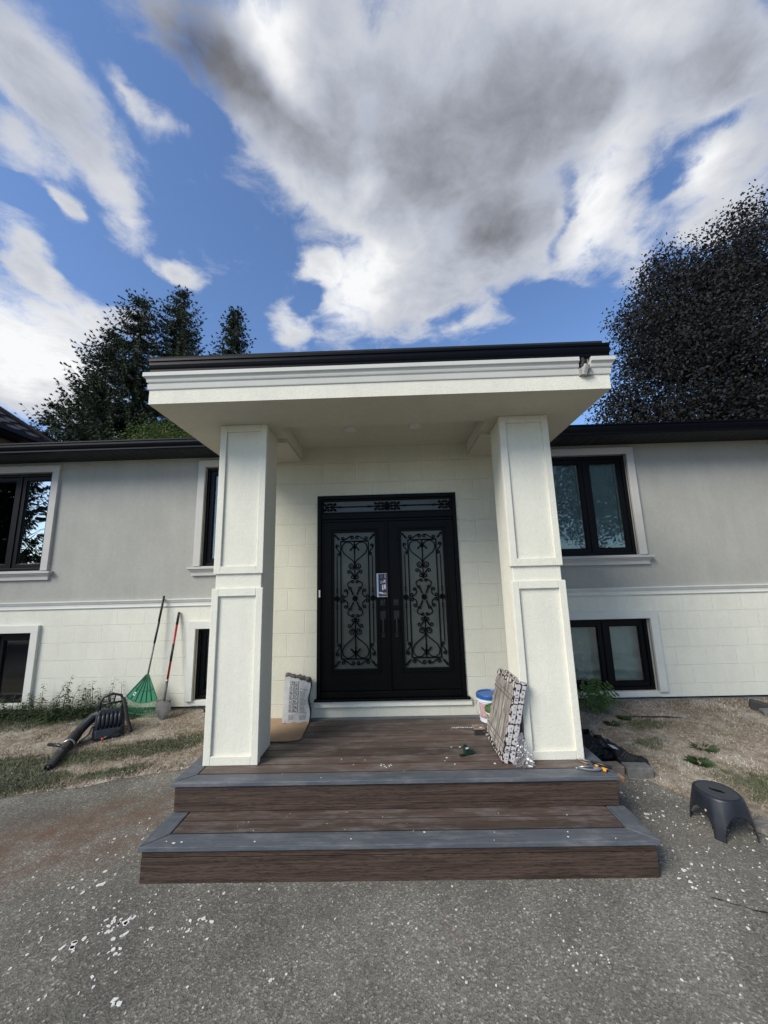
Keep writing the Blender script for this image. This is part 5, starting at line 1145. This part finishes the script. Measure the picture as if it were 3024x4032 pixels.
decal(.63, .93, .755, .765, 1); decal(.63, .93, .215, .222, 1)
for k in range(16): decal(.64, .64+rr.uniform(.15, .26), .25+k*.030, .262+k*.030, 3)
for k in range(5): decal(.22, .42+rr.uniform(-.03, .03), .07+k*.024, .080+k*.024, 3)
for k in range(4): decal(.64, .88, .07+k*.026, .082+k*.026, 3)
o = q.build('printed_pictograms', [mat('print_paper', (.42, .43, .44), .8), mat('print_dark', (.06, .06, .065), .8), mat('print_mid', (.13, .13, .14), .8), mat('print_text', (.24, .245, .25), .8)], bag, fixn=False)

# buckets behind the cartons
def bucket(cx, cy, r0, r1, H, root, mbody, mlid, lidname, band_m=None):
    q = MB(); q.lathe([(0, 0), (r0-.006, 0), (r0, .006), (r1-.004, H*.80), (r1+.006, H*.80), (r1+.006, H*.86), (r1-.001, H*.87), (r1, H)], (cx, cy, Z2+.001), 36); q.build('body', mbody, root, smooth=False, bevel=.0)
    q = MB(); q.lathe([(r1+.009, H-.03), (r1+.010, H+.004), (r1+.004, H+.012), (r1-.010, H+.012), (r1-.014, H+.004), (0, H+.004)], (cx, cy, Z2+.001), 36); q.build(lidname, mlid, root)
pail = empty('plastic_pail', (1.045, 1.60, Z2), 'white plastic pail with a blue lid and pinkish label standing behind the tile cartons', 'pail')
bucket(1.045, 1.60, .115, .135, .27, pail, M['white_p'], mat('blue_lid', (.012, .085, .30), .35, spec=.5), 'lid')
q = MB(); n = 14
for i in range(n):
    a0, a1 = math.radians(195+i*105/n), math.radians(195+(i+1)*105/n)
    for (z0_, z1_, r0_, r1_, m_) in ((.05, .20, .1205, .1315, 0),): q.quad((1.045+r0_*math.cos(a0), 1.6+r0_*math.sin(a0), Z2+z0_), (1.045+r0_*math.cos(a1), 1.6+r0_*math.sin(a1), Z2+z0_), (1.045+r1_*math.cos(a1), 1.6+r1_*math.sin(a1), Z2+z1_), (1.045+r1_*math.cos(a0), 1.6+r1_*math.sin(a0), Z2+z1_), m_)
q.build('label', mat('pink_label', (.36, .15, .15), .5, col2=(.5, .38, .38), vscale=22), pail, fixn=False)
q = MB(); q.tube([(1.045-.14, 1.60, Z2+.215), (.885, 1.56, Z2+.17), (.885, 1.53, Z2+.11), (.925, 1.50, Z2+.075), (1.0, 1.468, Z2+.075)], .0025, 6); q.build('wire_handle', M['steel'], pail, smooth=True)
tub = empty('grout_tub', (1.04, 1.36, Z2), 'smaller white tub with a green lid, half hidden between the blue-lidded pail and the cartons', 'tub')
bucket(1.04, 1.36, .085, .098, .20, tub, M['white_p'], mat('green_lid', (.025, .10, .03), .4, col2=(.09, .14, .03), vscale=20), 'lid')
q = MB()
for i in range(10):
    a0, a1 = math.radians(185+i*10), math.radians(195+i*10); R0 = .0945
    q.quad((1.04+R0*math.cos(a0), 1.36+R0*math.sin(a0), Z2+.05), (1.04+R0*math.cos(a1), 1.36+R0*math.sin(a1), Z2+.05), (1.04+R0*math.cos(a1), 1.36+R0*math.sin(a1), Z2+.15), (1.04+R0*math.cos(a0), 1.36+R0*math.sin(a0), Z2+.15))
q.build('label', mat('patterned_label', (.5, .5, .42), .5, col2=(.02, .02, .02), vscale=34), tub, fixn=False)

# two cartons of flooring leaning on the right column
def animal(name, sc=19):
    m = bpy.data.materials.new(name); m.use_nodes = True; t = m.node_tree; b = t.nodes['Principled BSDF']; b.inputs['Roughness'].default_value = .35
    tc = N(t, 'ShaderNodeTexCoord'); v = N(t, 'ShaderNodeTexVoronoi', Scale=sc); v.feature = 'DISTANCE_TO_EDGE'; L(t, tc.outputs['Object'], v.inputs['Vector'])
    r = N(t, 'ShaderNodeMath'); r.operation = 'GREATER_THAN'; r.inputs[1].default_value = .13; L(t, v.outputs['Distance'], r.inputs[0])
    mx = N(t, 'ShaderNodeMix'); mx.data_type = 'RGBA'; L(t, r.outputs[0], mx.inputs['Factor']); mx.inputs['A'].default_value = (.012, .011, .012, 1); mx.inputs['B'].default_value = (.50, .46, .44, 1); L(t, mx.outputs['Result'], b.inputs['Base Color']); return m
M['animal'] = animal('black_white_printed_carton')
M['plank'] = wood('grey_oak_planks', (.44, .41, .37), (.10, .088, .075), (26, 26, .6), rough=.35, bump=.1, scale=1.0)
M['clabel'] = mat('carton_label', (.56, .53, .53), .5, col2=(.42, .40, .40), vscale=20)
def carton(xb, y0, y1, th, lean_x, H, label, seed, fr=True):
    rr = random.Random(seed); root = empty('tile_carton', (xb, (y0+y1)/2, Z2), label, 'carton', 'shrink-wrapped cartons leaning on the right column')
    up = Vector((lean_x, 0, H)).normalized(); nx = Vector((up.z, 0, -up.x)); b0 = Vector((xb, y0, Z2+.0015))
    hh = math.hypot(lean_x, H); ey = Vector((0, 1, 0)); M3 = Matrix((nx, ey, up)).transposed()
    dep = y1-y0
    def P(a, b, c): return b0 + nx*a + ey*b + up*(c+nx.z*-th)
    q = MB(); q.obox(P(th/2, dep/2, hh/2), (th, dep, hh), M3); q.build('carton_body', M['animal'], root, bevel=.003)
    if fr:
        q = MB(); q.quad(P(-.0012, .045, .05), P(-.0012, .045, hh-.05), P(-.0012, dep-.02, hh-.05), P(-.0012, dep-.02, .05)); q.build('plank_face', M['plank'], root, fixn=False)
        q = MB()
        for k in range(9):
            y_ = .045+(dep-.065)*(k+.5)/9; q.add([P(-.002, y_-.002, .05), P(-.002, y_+.002, .05), P(-.002, y_+.002, hh-.05), P(-.002, y_-.002, hh-.05)], [(0, 1, 2, 3)])
        for c_ in (.13, hh-.16): q.add([P(-.003, 0, c_), P(-.003, dep, c_), P(-.003, dep, c_+.008), P(-.003, 0, c_+.008)], [(0, 1, 2, 3)])
        q.build('seams_and_straps', mat('seam_grey', (.10, .09, .08), .6), root, fixn=False)
    segs = [(.01, .13, 0), (.14, .30, 0), (.31, .46, 0), (.47, hh-.02, 0)]
    q = MB()
    for (c0, c1, m_) in segs: q.add([P(th*.14, -.0018, c0), P(th*.86, -.0018, c0), P(th*.86, -.0018, c1), P(th*.14, -.0018, c1)], [(0, 1, 2, 3)], 0)
    c_ = .03
    while c_ < hh-.04:
        l_ = rr.uniform(.006, .03); a_ = rr.uniform(.22, .45)*th; b_ = rr.uniform(.5, .78)*th
        q.add([P(a_, -.003, c_), P(b_, -.003, c_), P(b_, -.003, c_+l_*.45), P(a_, -.003, c_+l_*.45)], [(0, 1, 2, 3)], 1); c_ += l_ + rr.uniform(.004, .02)
    q.build('end_label', [M['clabel'], mat('label_print', (.05, .05, .05), .6)], root, fixn=False)
    q = MB(); q.add([P(.002, .0, hh+.0012), P(th-.002, 0, hh+.0012), P(th-.002, dep*.98, hh+.0012), P(.002, dep*.98, hh+.0012)], [(0, 1, 2, 3)]); q.build('top_label', mat('shiny_wrap', (.30, .29, .29), .25, col2=(.16, .15, .15), vscale=12), root, fixn=False)
    q = MB()
    for c_ in (.095, hh-.12): q.obox(P(th/2, dep/2, c_), (th+.006, dep+.006, .006), M3)
    q.build('strap', mat('clear_strap', (.12, .12, .12), .4), root)
    return root
carton(.884, .602, 1.185, .046, .165, .612, 'front shrink-wrapped carton showing grey plank faces, nearest the doors', 1)
carton(.938, .602, 1.10, .044, .160, .612, 'second carton behind the front one, touching the right column', 2, fr=False)

# clear box of screws
cbx = empty('screw_box', (.835, 1.255, Z2), 'small clear plastic box with a printed lid beside the cartons', 'box')
MC = glass('clear_plastic', .10, (.82, .84, .82))
q = MB(); q.box(.785, .885, 1.205, 1.31, Z2+.001, Z2+.055); q.build('body', MC, cbx)
q = MB(); q.box(.792, .878, 1.212, 1.303, Z2+.003, Z2+.020); q.build('contents', mat('screws', (.12, .11, .10), .5, var=.5, vscale=120), cbx)
q = MB(); q.box(.782, .888, 1.202, 1.313, Z2+.0555, Z2+.062, 0); q.box(.792, .878, 1.214, 1.300, Z2+.0625, Z2+.0632, 1); q.box(.840, .866, 1.220, 1.244, Z2+.0634, Z2+.0640, 2); q.box(.798, .836, 1.262, 1.292, Z2+.0634, Z2+.0640, 3)
q.build('lid', [mat('red_lid_rim', (.30, .22, .19), .5), mat('brown_lid_print', (.14, .10, .075), .5), M['white_p'], mat('tan_print', (.25, .22, .17), .5)], cbx)
# green laser level
lz = empty('laser_level', (.64, .78, Z2), 'dark green laser level tipped on the deck in front of the screw box', 'laser level')
MG = mat('dark_green_plastic', (.010, .035, .022), .35, spec=.5)
R3 = Matrix.Rotation(math.radians(20), 3, 'Z')
q = MB(); q.obox((.625, .79, Z2+.038), (.035, .045, .072), R3 @ Matrix.Rotation(math.radians(-6), 3, 'Y')); q.build('body', MG, lz, bevel=.005)
q = MB(); q.obox((.665, .80, Z2+.022), (.045, .035, .040), R3); q.build('side_block', MG, lz, bevel=.004)
q = MB(); q.obox((.588, .765, Z2+.009), (.045, .03, .014), R3); q.build('foot', M['bplastic'], lz, bevel=.004)
q = MB(); q.obox((.632, .764, Z2+.062), (.024, .004, .012), R3); q.build('window', M['white_p'], lz)
q = MB(); q.tube([(.62, .79, Z2+.074), (.619, .792, Z2+.092)], [.010, .007], 8); q.build('knob', M['bplastic'], lz, smooth=True)
# crumpled wrap
def wrap():
    from mathutils import noise
    q = MB(); nu, nv = 30, 26
    for j in range(nv+1):
        v = j/nv; r = .055+.045*(1-v)**3 - .03*v*v
        for i in range(nu):
            a = 2*PI*i/nu; p = Vector((math.cos(a)*3, math.sin(a)*3, v*7)); k = 1+.55*noise.noise(p*1.3)+.35*noise.noise(p*3.1)
            q.v.append((1.052+.010*math.sin(v*5)+r*k*math.cos(a)*.8, .575+r*k*math.sin(a)*.62+.02*v, Z2+.003+.235*v+.012*noise.noise(p*2)))
    for j in range(nv):
        for i in range(nu): q.f.append((j*nu+i, j*nu+(i+1) % nu, (j+1)*nu+(i+1) % nu, (j+1)*nu+i)); q.m.append(0)
    m = bpy.data.materials.new('clear_film'); m.use_nodes = True; t = m.node_tree; t.nodes.clear(); out = N(t, 'ShaderNodeOutputMaterial')
    g = N(t, 'ShaderNodeBsdfGlossy', Roughness=.3); d = N(t, 'ShaderNodeBsdfDiffuse'); d.inputs[0].default_value = (.5, .5, .54, 1); tr = N(t, 'ShaderNodeBsdfTransparent'); m1 = N(t, 'ShaderNodeMixShader'); m2 = N(t, 'ShaderNodeMixShader')
    m1.inputs[0].default_value = .35; L(t, g.outputs[0], m1.inputs[1]); L(t, d.outputs[0], m1.inputs[2]); lw = N(t, 'ShaderNodeLayerWeight', Blend=.35); L(t, math_(t, 'ADD', math_(t, 'MULTIPLY', lw.outputs['Facing'], .55), .16, clamp=True), m2.inputs[0]); L(t, tr.outputs[0], m2.inputs[1]); L(t, m1.outputs[0], m2.inputs[2]); L(t, m2.outputs[0], out.inputs[0])
    o = q.build('plastic_wrap', m, smooth=False, fixn=False); tag(o, 'crumpled clear plastic film bunched between the cartons and the right column', 'plastic wrap')
wrap()
# hand tools on the right corner of the deck
pl_ = empty('pliers', (1.52, .46, Z2), 'grey-handled pliers lying open on the right end of the top step', 'pliers')
for nm, pts in (('handle', [(1.585, .505), (1.62, .475), (1.595, .452), (1.55, .448), (1.50, .455), (1.452, .480)]), ('handle', [(1.60, .512), (1.635, .49), (1.622, .462), (1.585, .462), (1.56, .475)])):
    q = MB(); q.tube([(x, y, Z2+.010+.002*i) for i, (x, y) in enumerate(pts)], .0075, 8); q.build(nm, mat('grey_grip', (.15, .155, .165), .5), pl_, smooth=True)
q = MB(); q.tube([(1.59, .508, Z2+.012), (1.52, .515, Z2+.012), (1.46, .522, Z2+.010)], [.012, .008, .003], 8); q.build('jaw', M['steel'], pl_, smooth=True)
q = MB(); q.tube([(1.452, .480, Z2+.016), (1.425, .488, Z2+.016)], [.007, .004], 8); q.build('jaw', M['steel'], pl_, smooth=True)
kn = empty('utility_knife', (1.62, .5, Z2), 'yellow and black utility knife between the pliers and the screwdriver', 'knife')
R3 = Matrix.Rotation(math.radians(-58), 3, 'Z')
q = MB(); q.obox((1.618, .492, Z2+.011), (.125, .024, .018), R3); q.build('body', M['bplastic'], kn, bevel=.006)
MYL = mat('yellow_plastic', (.72, .30, .012), .4)
for dx, ln_ in ((-.025, .03), (.038, .04)): q = MB(); q.obox(Vector((1.618, .492, Z2+.013)) + R3 @ Vector((dx, 0, 0)), (ln_, .027, .021), R3); q.build('yellow_insert', MYL, kn, bevel=.006)
q = MB(); q.obox(Vector((1.618, .492, Z2+.010)) + R3 @ Vector((-.078, 0, 0)), (.035, .014, .002), R3); q.build('blade', M['steel'], kn)
sc_ = empty('screwdriver', (1.62, .56, Z2), 'long black screwdriver lying along the right border board', 'screwdriver')
q = MB(); q.tube([(1.605, .600, Z2+.012), (1.64, .560, Z2+.012), (1.71, .488, Z2+.012)], [.009, .0125, .012], 10); q.build('handle', M['bplastic'], sc_, smooth=True)
q = MB(); q.tube([(1.525, .668, Z2+.008), (1.605, .600, Z2+.012)], .0035, 8); q.build('shaft', M['steel'], sc_, smooth=True)
q = MB(); q.tube([(1.505, .640, Z2+.006), (1.54, .610, Z2+.006), (1.575, .560, Z2+.006)], [.003, .005, .004], 8); tag(q.build('drill_bit', mat('bronze_metal', (.30, .17, .09), .4, metal=.6), smooth=True), 'thin bronze-coloured drill bit beside the screwdriver tip', 'drill bit')
q = MB(); q.tube([(1.50, .672, Z2+.006), (1.535, .655, Z2+.006), (1.56, .632, Z2+.006)], [.002, .0035, .003], 8); tag(q.build('nail', M['steel'], smooth=True), 'short thin nail touching the foot of the right column', 'nail')

# flyer tucked between the doors
fl = empty('flyer', (-.095, YD-.03, 1.75), 'dark blue and white advertising flyer stuck in the gap between the two front doors', 'flyer')
yy = yf-.026
def F4(mb, x0, x1, z0, z1, off, m): mb.add([(x0, yy-off, z0), (x1, yy-off, z0), (x1, yy-off, z1), (x0, yy-off, z1)], [(0, 1, 2, 3)], m)
q = MB(); q.box(-.160, -.036, yy, yy+.0015, 1.748, 2.022); q.build('paper', mat('flyer_white', (.58, .62, .68), .5), fl)
q = MB(); F4(q, -.151, -.142, 1.756, 2.014, .001, 2); F4(q, -.139, -.038, 1.754, 2.016, .001, 0)
F4(q, -.122, -.050, 1.900, 1.955, .002, 1)
F4(q, -.075, -.052, 1.838, 1.892, .002, 3); F4(q, -.097, -.082, 1.826, 1.89, .002, 3); F4(q, -.070, -.052, 1.822, 1.834, .002, 4)
for k in range(3): F4(q, -.117+k*.007, -.114+k*.007, 1.835, 1.886, .002, 5)
for k in range(4): F4(q, -.118+k*.009, -.114+k*.009, 1.963, 2.004, .002, 5)
F4(q, -.062, -.054, 1.968, 2.006, .002, 3)
for (a, b, c, d) in ((-.118, -.10, 1.906, 1.914), (-.118, -.098, 1.928, 1.934), (-.09, -.08, 1.908, 1.93), (-.076, -.064, 1.92, 1.948), (-.062, -.055, 1.905, 1.95)): F4(q, a, b, c, d, .003, 3)
o = q.build('printed_layout', [mat('flyer_navy', (.010, .013, .045), .4), mat('flyer_black', (.008, .008, .01), .4), mat('flyer_lightblue', (.22, .38, .60), .5), mat('flyer_text', (.62, .62, .65), .5), mat('flyer_red', (.25, .01, .015), .5), mat('flyer_faint', (.10, .11, .16), .5)], fl, fixn=False)
q = MB()
q.add([(-.137, yy-.002, 1.757), (-.070, yy-.002, 1.757), (-.078, yy-.002, 1.79), (-.098, yy-.002, 1.815), (-.137, yy-.002, 1.812)], [(0, 1, 2, 3, 4)], 0)
q.add([(-.137, yy-.003, 1.806), (-.137, yy-.003, 1.792), (-.084, yy-.003, 1.779), (-.080, yy-.003, 1.793), (-.098, yy-.003, 1.802)], [(0, 1, 2, 3, 4)], 1)
q.add([(-.062+.020*math.cos(a), yy-.003, 1.786+.015*math.sin(a)) for a in np.linspace(0, 2*PI, 13)[:-1]], [tuple(range(12))], 2)
q.build('printed_portrait', [mat('portrait_suit', (.05, .06, .065), .5), mat('portrait_shirt', (.6, .6, .6), .5), mat('portrait_skin', (.36, .21, .15), .5)], fl, fixn=False)

# ------------------------------------------------------------------ things on the right lawn
for i, (x0, x1, y0, ang, lb) in enumerate(((1.80, 2.143, 1.115, 2, 'worn concrete edging block nearest the porch, under the black bag'), (2.165, 2.392, 1.095, -5, 'outer grey concrete edging block at the lawn corner'))):
    q = MB(); R3 = Matrix.Rotation(math.radians(ang), 3, 'Z'); q.obox(((x0+x1)/2, y0+.065, hgt(0, y0)+.045), (x1-x0, .125, .10), R3)
    o = q.build('edging_block', M['concrete_dark'] if i else mat('tan_concrete', (.17, .145, .12), .9, var=.3, vscale=14, bump=.7, bscale=70), bevel=.008, seg=2); tag(o, lb, 'edging block', 'edging blocks beside the porch')
def trash_bag():
    from mathutils import noise
    q = MB(); nu, nv = 46, 22; C0 = Vector((2.03, 1.53, hgt(0, 1.4)+.004))
    for j in range(nv+1):
        v = j/nv; ph = v*PI/2
        for i in range(nu):
            a = 2*PI*i/nu; dx, dy = math.cos(a), math.sin(a)
            p = Vector((dx*1.6, dy*1.6, v*2)); f = 1+.16*noise.noise(p*1.2)+.06*abs(noise.noise(p*4.2))+.03*noise.noise(p*9)
            q.v.append(C0 + Vector((dx*.29*math.cos(ph)**.6*f+.02*v, dy*.18*math.cos(ph)**.6*f+.03*v, (.25*math.sin(ph)**.9)*(.9+.2*noise.noise(p*2)) - .10*max(0, dx)*v)))
    for j in range(nv):
        for i in range(nu): q.f.append((j*nu+i, j*nu+(i+1) % nu, (j+1)*nu+(i+1) % nu, (j+1)*nu+i)); q.m.append(0)
    o = q.build('trash_bag', mat('black_polythene', (.002, .002, .0025), .3, spec=.3, bump=.5, bscale=22, bdist=.015), smooth=False, fixn=False); tag(o, 'slumped shiny black rubbish bag lying beside the right end of the porch', 'rubbish bag')
trash_bag()
ds = empty('downspout_extension', (2.25, 1.33, hgt(0, 1.33)), 'black flexible downspout extension with a grey open end standing by the rubbish bag', 'downspout extension')
z0 = hgt(0, 1.33)
def rect_tube(pts, w_, h_, up=(0, 0, 1)):
    q = MB(); vs = []
    P = [Vector(p) for p in pts]
    for i, p in enumerate(P):
        d_ = (P[min(i+1, len(P)-1)]-P[max(i-1, 0)]).normalized(); s_ = Vector((0, 1, 0)); u_ = s_.cross(d_).normalized(); ww = w_[i] if isinstance(w_, list) else w_
        for a, b in ((-1, -.7), (-.7, -1), (.7, -1), (1, -.7), (1, .7), (.7, 1), (-.7, 1), (-1, .7)): vs.append(p + s_*a*ww/2 + u_*b*h_/2*(ww/(w_[0] if isinstance(w_, list) else w_)))
    n = len(P); q.add(vs, [(i*8+k, i*8+(k+1) % 8, (i+1)*8+(k+1) % 8, (i+1)*8+k) for i in range(n-1) for k in range(8)] + [tuple(range(8))[::-1], tuple(range((n-1)*8, n*8))]); return q
q = rect_tube([(2.192, 1.35, z0+.155), (2.205, 1.345, z0+.10), (2.225, 1.33, z0+.055)], .10, .075); q.build('inlet', M['bplastic'], ds)
q = MB(); P_ = []; W_ = []
for i in range(15):
    t = i/14; P_.append((2.225+.13*t, 1.33, z0+.06+.035*(1-t)**2*2-.012*t)); W_.append(.108 if i % 2 else .094)
rect_tube(P_, W_, .08).build('corrugated_bend', M['brubber'], ds)
q = rect_tube([(2.355, 1.33, z0+.045), (2.455, 1.325, z0+.040)], .12, .065); q.build('outlet', M['bplastic'], ds, bevel=.004)
q = MB(); q.obox((2.186, 1.352, z0+.160), (.078, .094, .004), Matrix.Rotation(math.radians(14), 3, 'Y')); q.build('grey_end', mat('pale_grey_plastic', (.42, .46, .50), .5), ds, bevel=.0015)

# step stool
def stool():
    root = empty('step_stool', (2.475, .46, hgt(0, .46)), 'black plastic step stool with a textured oval top on the driveway at the right', 'stool')
    cx, cy, zb, H = 2.475, .465, hgt(0, .3)+.003, .262
    n = 144
    def ring(sx_, sy_, z, pw=2.3):
        out = []
        for i in range(n):
            a = 2*PI*i/n; c, s = math.cos(a), math.sin(a); k = (abs(c)**pw+abs(s)**pw)**(-1/pw); out.append(Vector((cx+sx_*k*c, cy+sy_*k*s, z)))
        return out
    def skirt(z):   # half sizes of the shell by height
        t = (z-zb)/H; return .163-.030*t**1.5, .190-.034*t**1.5, 2.3+1.6*(1-t)
    levels = 44
    q = MB(); rings = []
    for j in range(levels+1):
        z = zb+H*.955*j/levels; a, b, pw = skirt(z); r = ring(a, b, z, pw)
        # soft flutes at the four corners
        for i, p in enumerate(r):
            an = 2*PI*i/n; f = math.exp(-((math.sin(2*an)**2-1)**2)/.02)*.010*(1-j/levels); d_ = (p-Vector((cx, cy, p.z))).normalized(); p -= d_*f*abs(math.cos(8*an))
        rings.append(r)
    def open_(i, j):
        an = 2*PI*(i+.5)/n; z = (j+.5)/levels
        for c0, wd, hh in ((0, .58, .60), (PI/2, .66, .64), (PI, .58, .60), (1.5*PI, .66, .64)):
            d_ = abs((an-c0+PI) % (2*PI)-PI)
            if d_ < wd and z < hh*math.sqrt(max(0, 1-(d_/wd)**2.6)): return True
        return False
    th = .006
    for r in rings: q.v += [tuple(p) for p in r]
    off = len(q.v)
    for r in rings: q.v += [tuple(p - (p-Vector((cx, cy, p.z))).normalized()*th) for p in r]
    for j in range(levels):
        for i in range(n):
            if open_(i, j): continue
            a, b, c, d_ = j*n+i, j*n+(i+1) % n, (j+1)*n+(i+1) % n, (j+1)*n+i
            q.f.append((a, b, c, d_)); q.m.append(0); q.f.append((off+a, off+d_, off+c, off+b)); q.m.append(0)
            if j == 0 or open_(i, j-1): q.f.append((a, off+a, off+b, b)); q.m.append(0)
            if open_((i-1) % n, j): q.f.append((a, d_, off+d_, off+a)); q.m.append(0)
            if open_((i+1) % n, j): q.f.append((b, off+b, off+c, c)); q.m.append(0)
    top = levels*n
    r1 = ring(.128, .151, zb+H*.995); r2 = ring(.118, .141, zb+H)
    b1 = len(q.v); q.v += [tuple(p) for p in r1]; b2 = len(q.v); q.v += [tuple(p) for p in r2]
    for i in range(n): q.f.append((top+i, top+(i+1) % n, b1+(i+1) % n, b1+i)); q.m.append(0); q.f.append((b1+i, b1+(i+1) % n, b2+(i+1) % n, b2+i)); q.m.append(0)
    sh = q.build('shell', M['bplastic2'], root, smooth=True, fixn=False)
    # top plate: a ring round the hand slot
    q = MB(); sl = []
    ang0 = math.radians(-50)
    for i in range(n):
        a = 2*PI*i/n; p = Vector((.040*math.cos(a), .011*math.sin(a), 0)); sl.append(Vector((cx+p.x*math.cos(ang0)-p.y*math.sin(ang0), cy+p.x*math.sin(ang0)+p.y*math.cos(ang0), zb+H-.004)))
    K = 6; base = r2
    # match start angles
    ring_pts = []
    for k in range(K+1):
        t = k/K
        row = []
        for i in range(n):
            a = 2*PI*i/n; c, s = math.cos(a-ang0), math.sin(a-ang0); aa = math.atan2(s*.040, c*.011)
            inner = Vector((cx, cy, zb+H-.004)) + Vector((.040*math.cos(aa)*math.cos(ang0)-.011*math.sin(aa)*math.sin(ang0), .040*math.cos(aa)*math.sin(ang0)+.011*math.sin(aa)*math.cos(ang0), 0)) if False else None
            dcx, dcy = math.cos(a), math.sin(a); lx = dcx*math.cos(ang0)+dcy*math.sin(ang0); ly = -dcx*math.sin(ang0)+dcy*math.cos(ang0); rr_ = 1/math.sqrt((lx/.052)**2+(ly/.019)**2)
            inner = Vector((cx+dcx*rr_, cy+dcy*rr_, zb+H-.003)); outer = base[i]-Vector((0, 0, .003 if k < K else 0)); row.append(inner.lerp(outer, t))
        ring_pts.append(row)
    for row in ring_pts: q.v += [tuple(p) for p in row]
    for k in range(K):
        for i in range(n): q.f.append((k*n+i, k*n+(i+1) % n, (k+1)*n+(i+1) % n, (k+1)*n+i)); q.m.append(0)
    b0 = len(q.v); q.v += [tuple(p-Vector((0, 0, .003))) for p in ring_pts[0]]
    for i in range(n): q.f.append((i, b0+i, b0+(i+1) % n, (i+1) % n)); q.m.append(0)
    tm = mat('treaded_black_plastic', (.022, .025, .032), .5, spec=.5)
    t = tm.node_tree; b = t.nodes['Principled BSDF']; tc = N(t, 'ShaderNodeTexCoord'); mp = N(t, 'ShaderNodeMapping'); mp.inputs['Rotation'].default_value = (0, 0, .8); mp.inputs['Scale'].default_value = (62, 62, 1); L(t, tc.outputs['Object'], mp.inputs[0])
    ck = N(t, 'ShaderNodeTexChecker', Scale=1.0); L(t, mp.outputs[0], ck.inputs['Vector']); mx = N(t, 'ShaderNodeMix'); mx.data_type = 'RGBA'; L(t, ck.outputs['Fac'], mx.inputs['Factor']); mx.inputs['A'].default_value = (.014, .016, .021, 1); mx.inputs['B'].default_value = (.045, .05, .062, 1); L(t, mx.outputs['Result'], b.inputs['Base Color'])
    bp = N(t, 'ShaderNodeBump', Strength=.8, Distance=.004); L(t, ck.outputs['Fac'], bp.inputs['Height']); L(t, bp.outputs[0], b.inputs['Normal'])
    q.build('tread_top', tm, root, fixn=False)
    q = MB(); q.tube(ring(.119, .142, zb+H+.0005)+ring(.119, .142, zb+H+.0005)[:1], .0022, 5, cap=False); q.build('top_rim', M['bplastic2'], root, smooth=True)
    for (a_, z_, s_) in ((math.radians(213), .14, .016), (math.radians(200), .155, .009)):
        p = Vector((cx+.158*math.cos(a_), cy+.176*math.sin(a_), zb+z_)); q = MB(); q.add([p+Vector((s_*math.cos(t_)*-math.sin(a_), s_*math.cos(t_)*math.cos(a_), s_*math.sin(t_)*1.3))*(1+.2*math.sin(3*t_)) if False else p+Vector((-math.sin(a_)*s_*math.cos(t_), math.cos(a_)*s_*math.cos(t_), s_*1.2*math.sin(t_))) for t_ in np.linspace(0, 2*PI, 9)[:-1]], [tuple(range(8))])
        q.build('plaster_smear', mat('tan_smear', (.34, .30, .22), .9), root, fixn=False)
stool()
M['oldwood'] = wood('weathered_wood', (.24, .225, .20), (.11, .10, .09), (3, 18, 18), rough=.9, bump=.8)
q = MB(); R3 = Matrix.Rotation(math.radians(-62), 3, 'Z'); q.obox((2.86, .25, .045), (.55, .20, .035), R3 @ Matrix.Rotation(math.radians(2), 3, 'Y')); tag(q.build('wood_board', M['oldwood'], bevel=.004), 'weathered grey board end at the right edge beside the step stool', 'board')
q = MB(); q.tube([(2.84, 2.41, .172), (3.0, 2.40, .176), (3.2, 2.375, .178), (3.4, 2.365, .176), (3.58, 2.35, .170)], [.004, .010, .012, .011, .005], 7); q.tube([(3.02, 2.40, .18), (2.98, 2.52, .20), (2.96, 2.60, .19)], [.003, .002, .0015], 5); tag(q.build('stick', mat('dark_stick', (.025, .021, .02), .9, var=.4, vscale=30, bump=.6, bscale=60), smooth=True), 'thin dark dead stick lying on the right lawn', 'stick')
q = MB(); q.obox((4.74, 2.56, hgt(0, 2.5)+.05), (.22, .16, .10), Matrix.Rotation(math.radians(-35), 3, 'Z') @ Matrix.Rotation(math.radians(12), 3, 'Y')); tag(q.build('paver_block', mat('dark_paver', (.03, .03, .032), .8, var=.3, vscale=20, bump=.5), bevel=.008), 'tilted dark block near the wall at the right edge of the lawn', 'block', 'loose blocks at the right edge')
q = MB(); q.obox((4.70, 2.38, hgt(0, 2.3)+.04), (.20, .14, .09), Matrix.Rotation(math.radians(-20), 3, 'Z') @ Matrix.Rotation(math.radians(-8), 3, 'Y')); tag(q.build('paver_block', M['concrete_dark'], bevel=.008), 'grey block lying against the tilted dark one', 'block', 'loose blocks at the right edge')
q = MB(); q.prism([(-.045, -.015), (.0, -.022), (.05, .0), (.01, .018), (-.03, .014)], (2.86, 1.40, hgt(0, 1.4)+.02), (.95, -.3, .05), (.3, .95, .1), (0, 0, .003)); tag(q.build('scrap', mat('grey_scrap', (.24, .25, .24), .8)), 'pale grey flat scrap beside the green tuft on the right lawn', 'scrap')
q = MB(); q.prism([(-.03, -.01), (-.005, -.03), (.03, -.015), (.035, .01), (.0, .022), (-.025, .014)], (-3.70, 1.62, hgt(0, 1.6)+.03), (1, 0, 0), (0, 1, .1), (0, 0, .002)); tag(q.build('fallen_leaf', mat('pale_leaf', (.33, .38, .16), .7)), 'pale green fallen leaf beside the blower nozzle', 'leaf')
q = MB(); q.tube([(.30, -.33, .005), (.27, -.30, .006), (.33, -.40, .006), (.38, -.44, .005)], .0009, 5); tag(q.build('red_thread', mat('red_thread', (.22, .09, .08), .8), smooth=True), 'short faded red thread on the asphalt in front of the steps', 'thread')
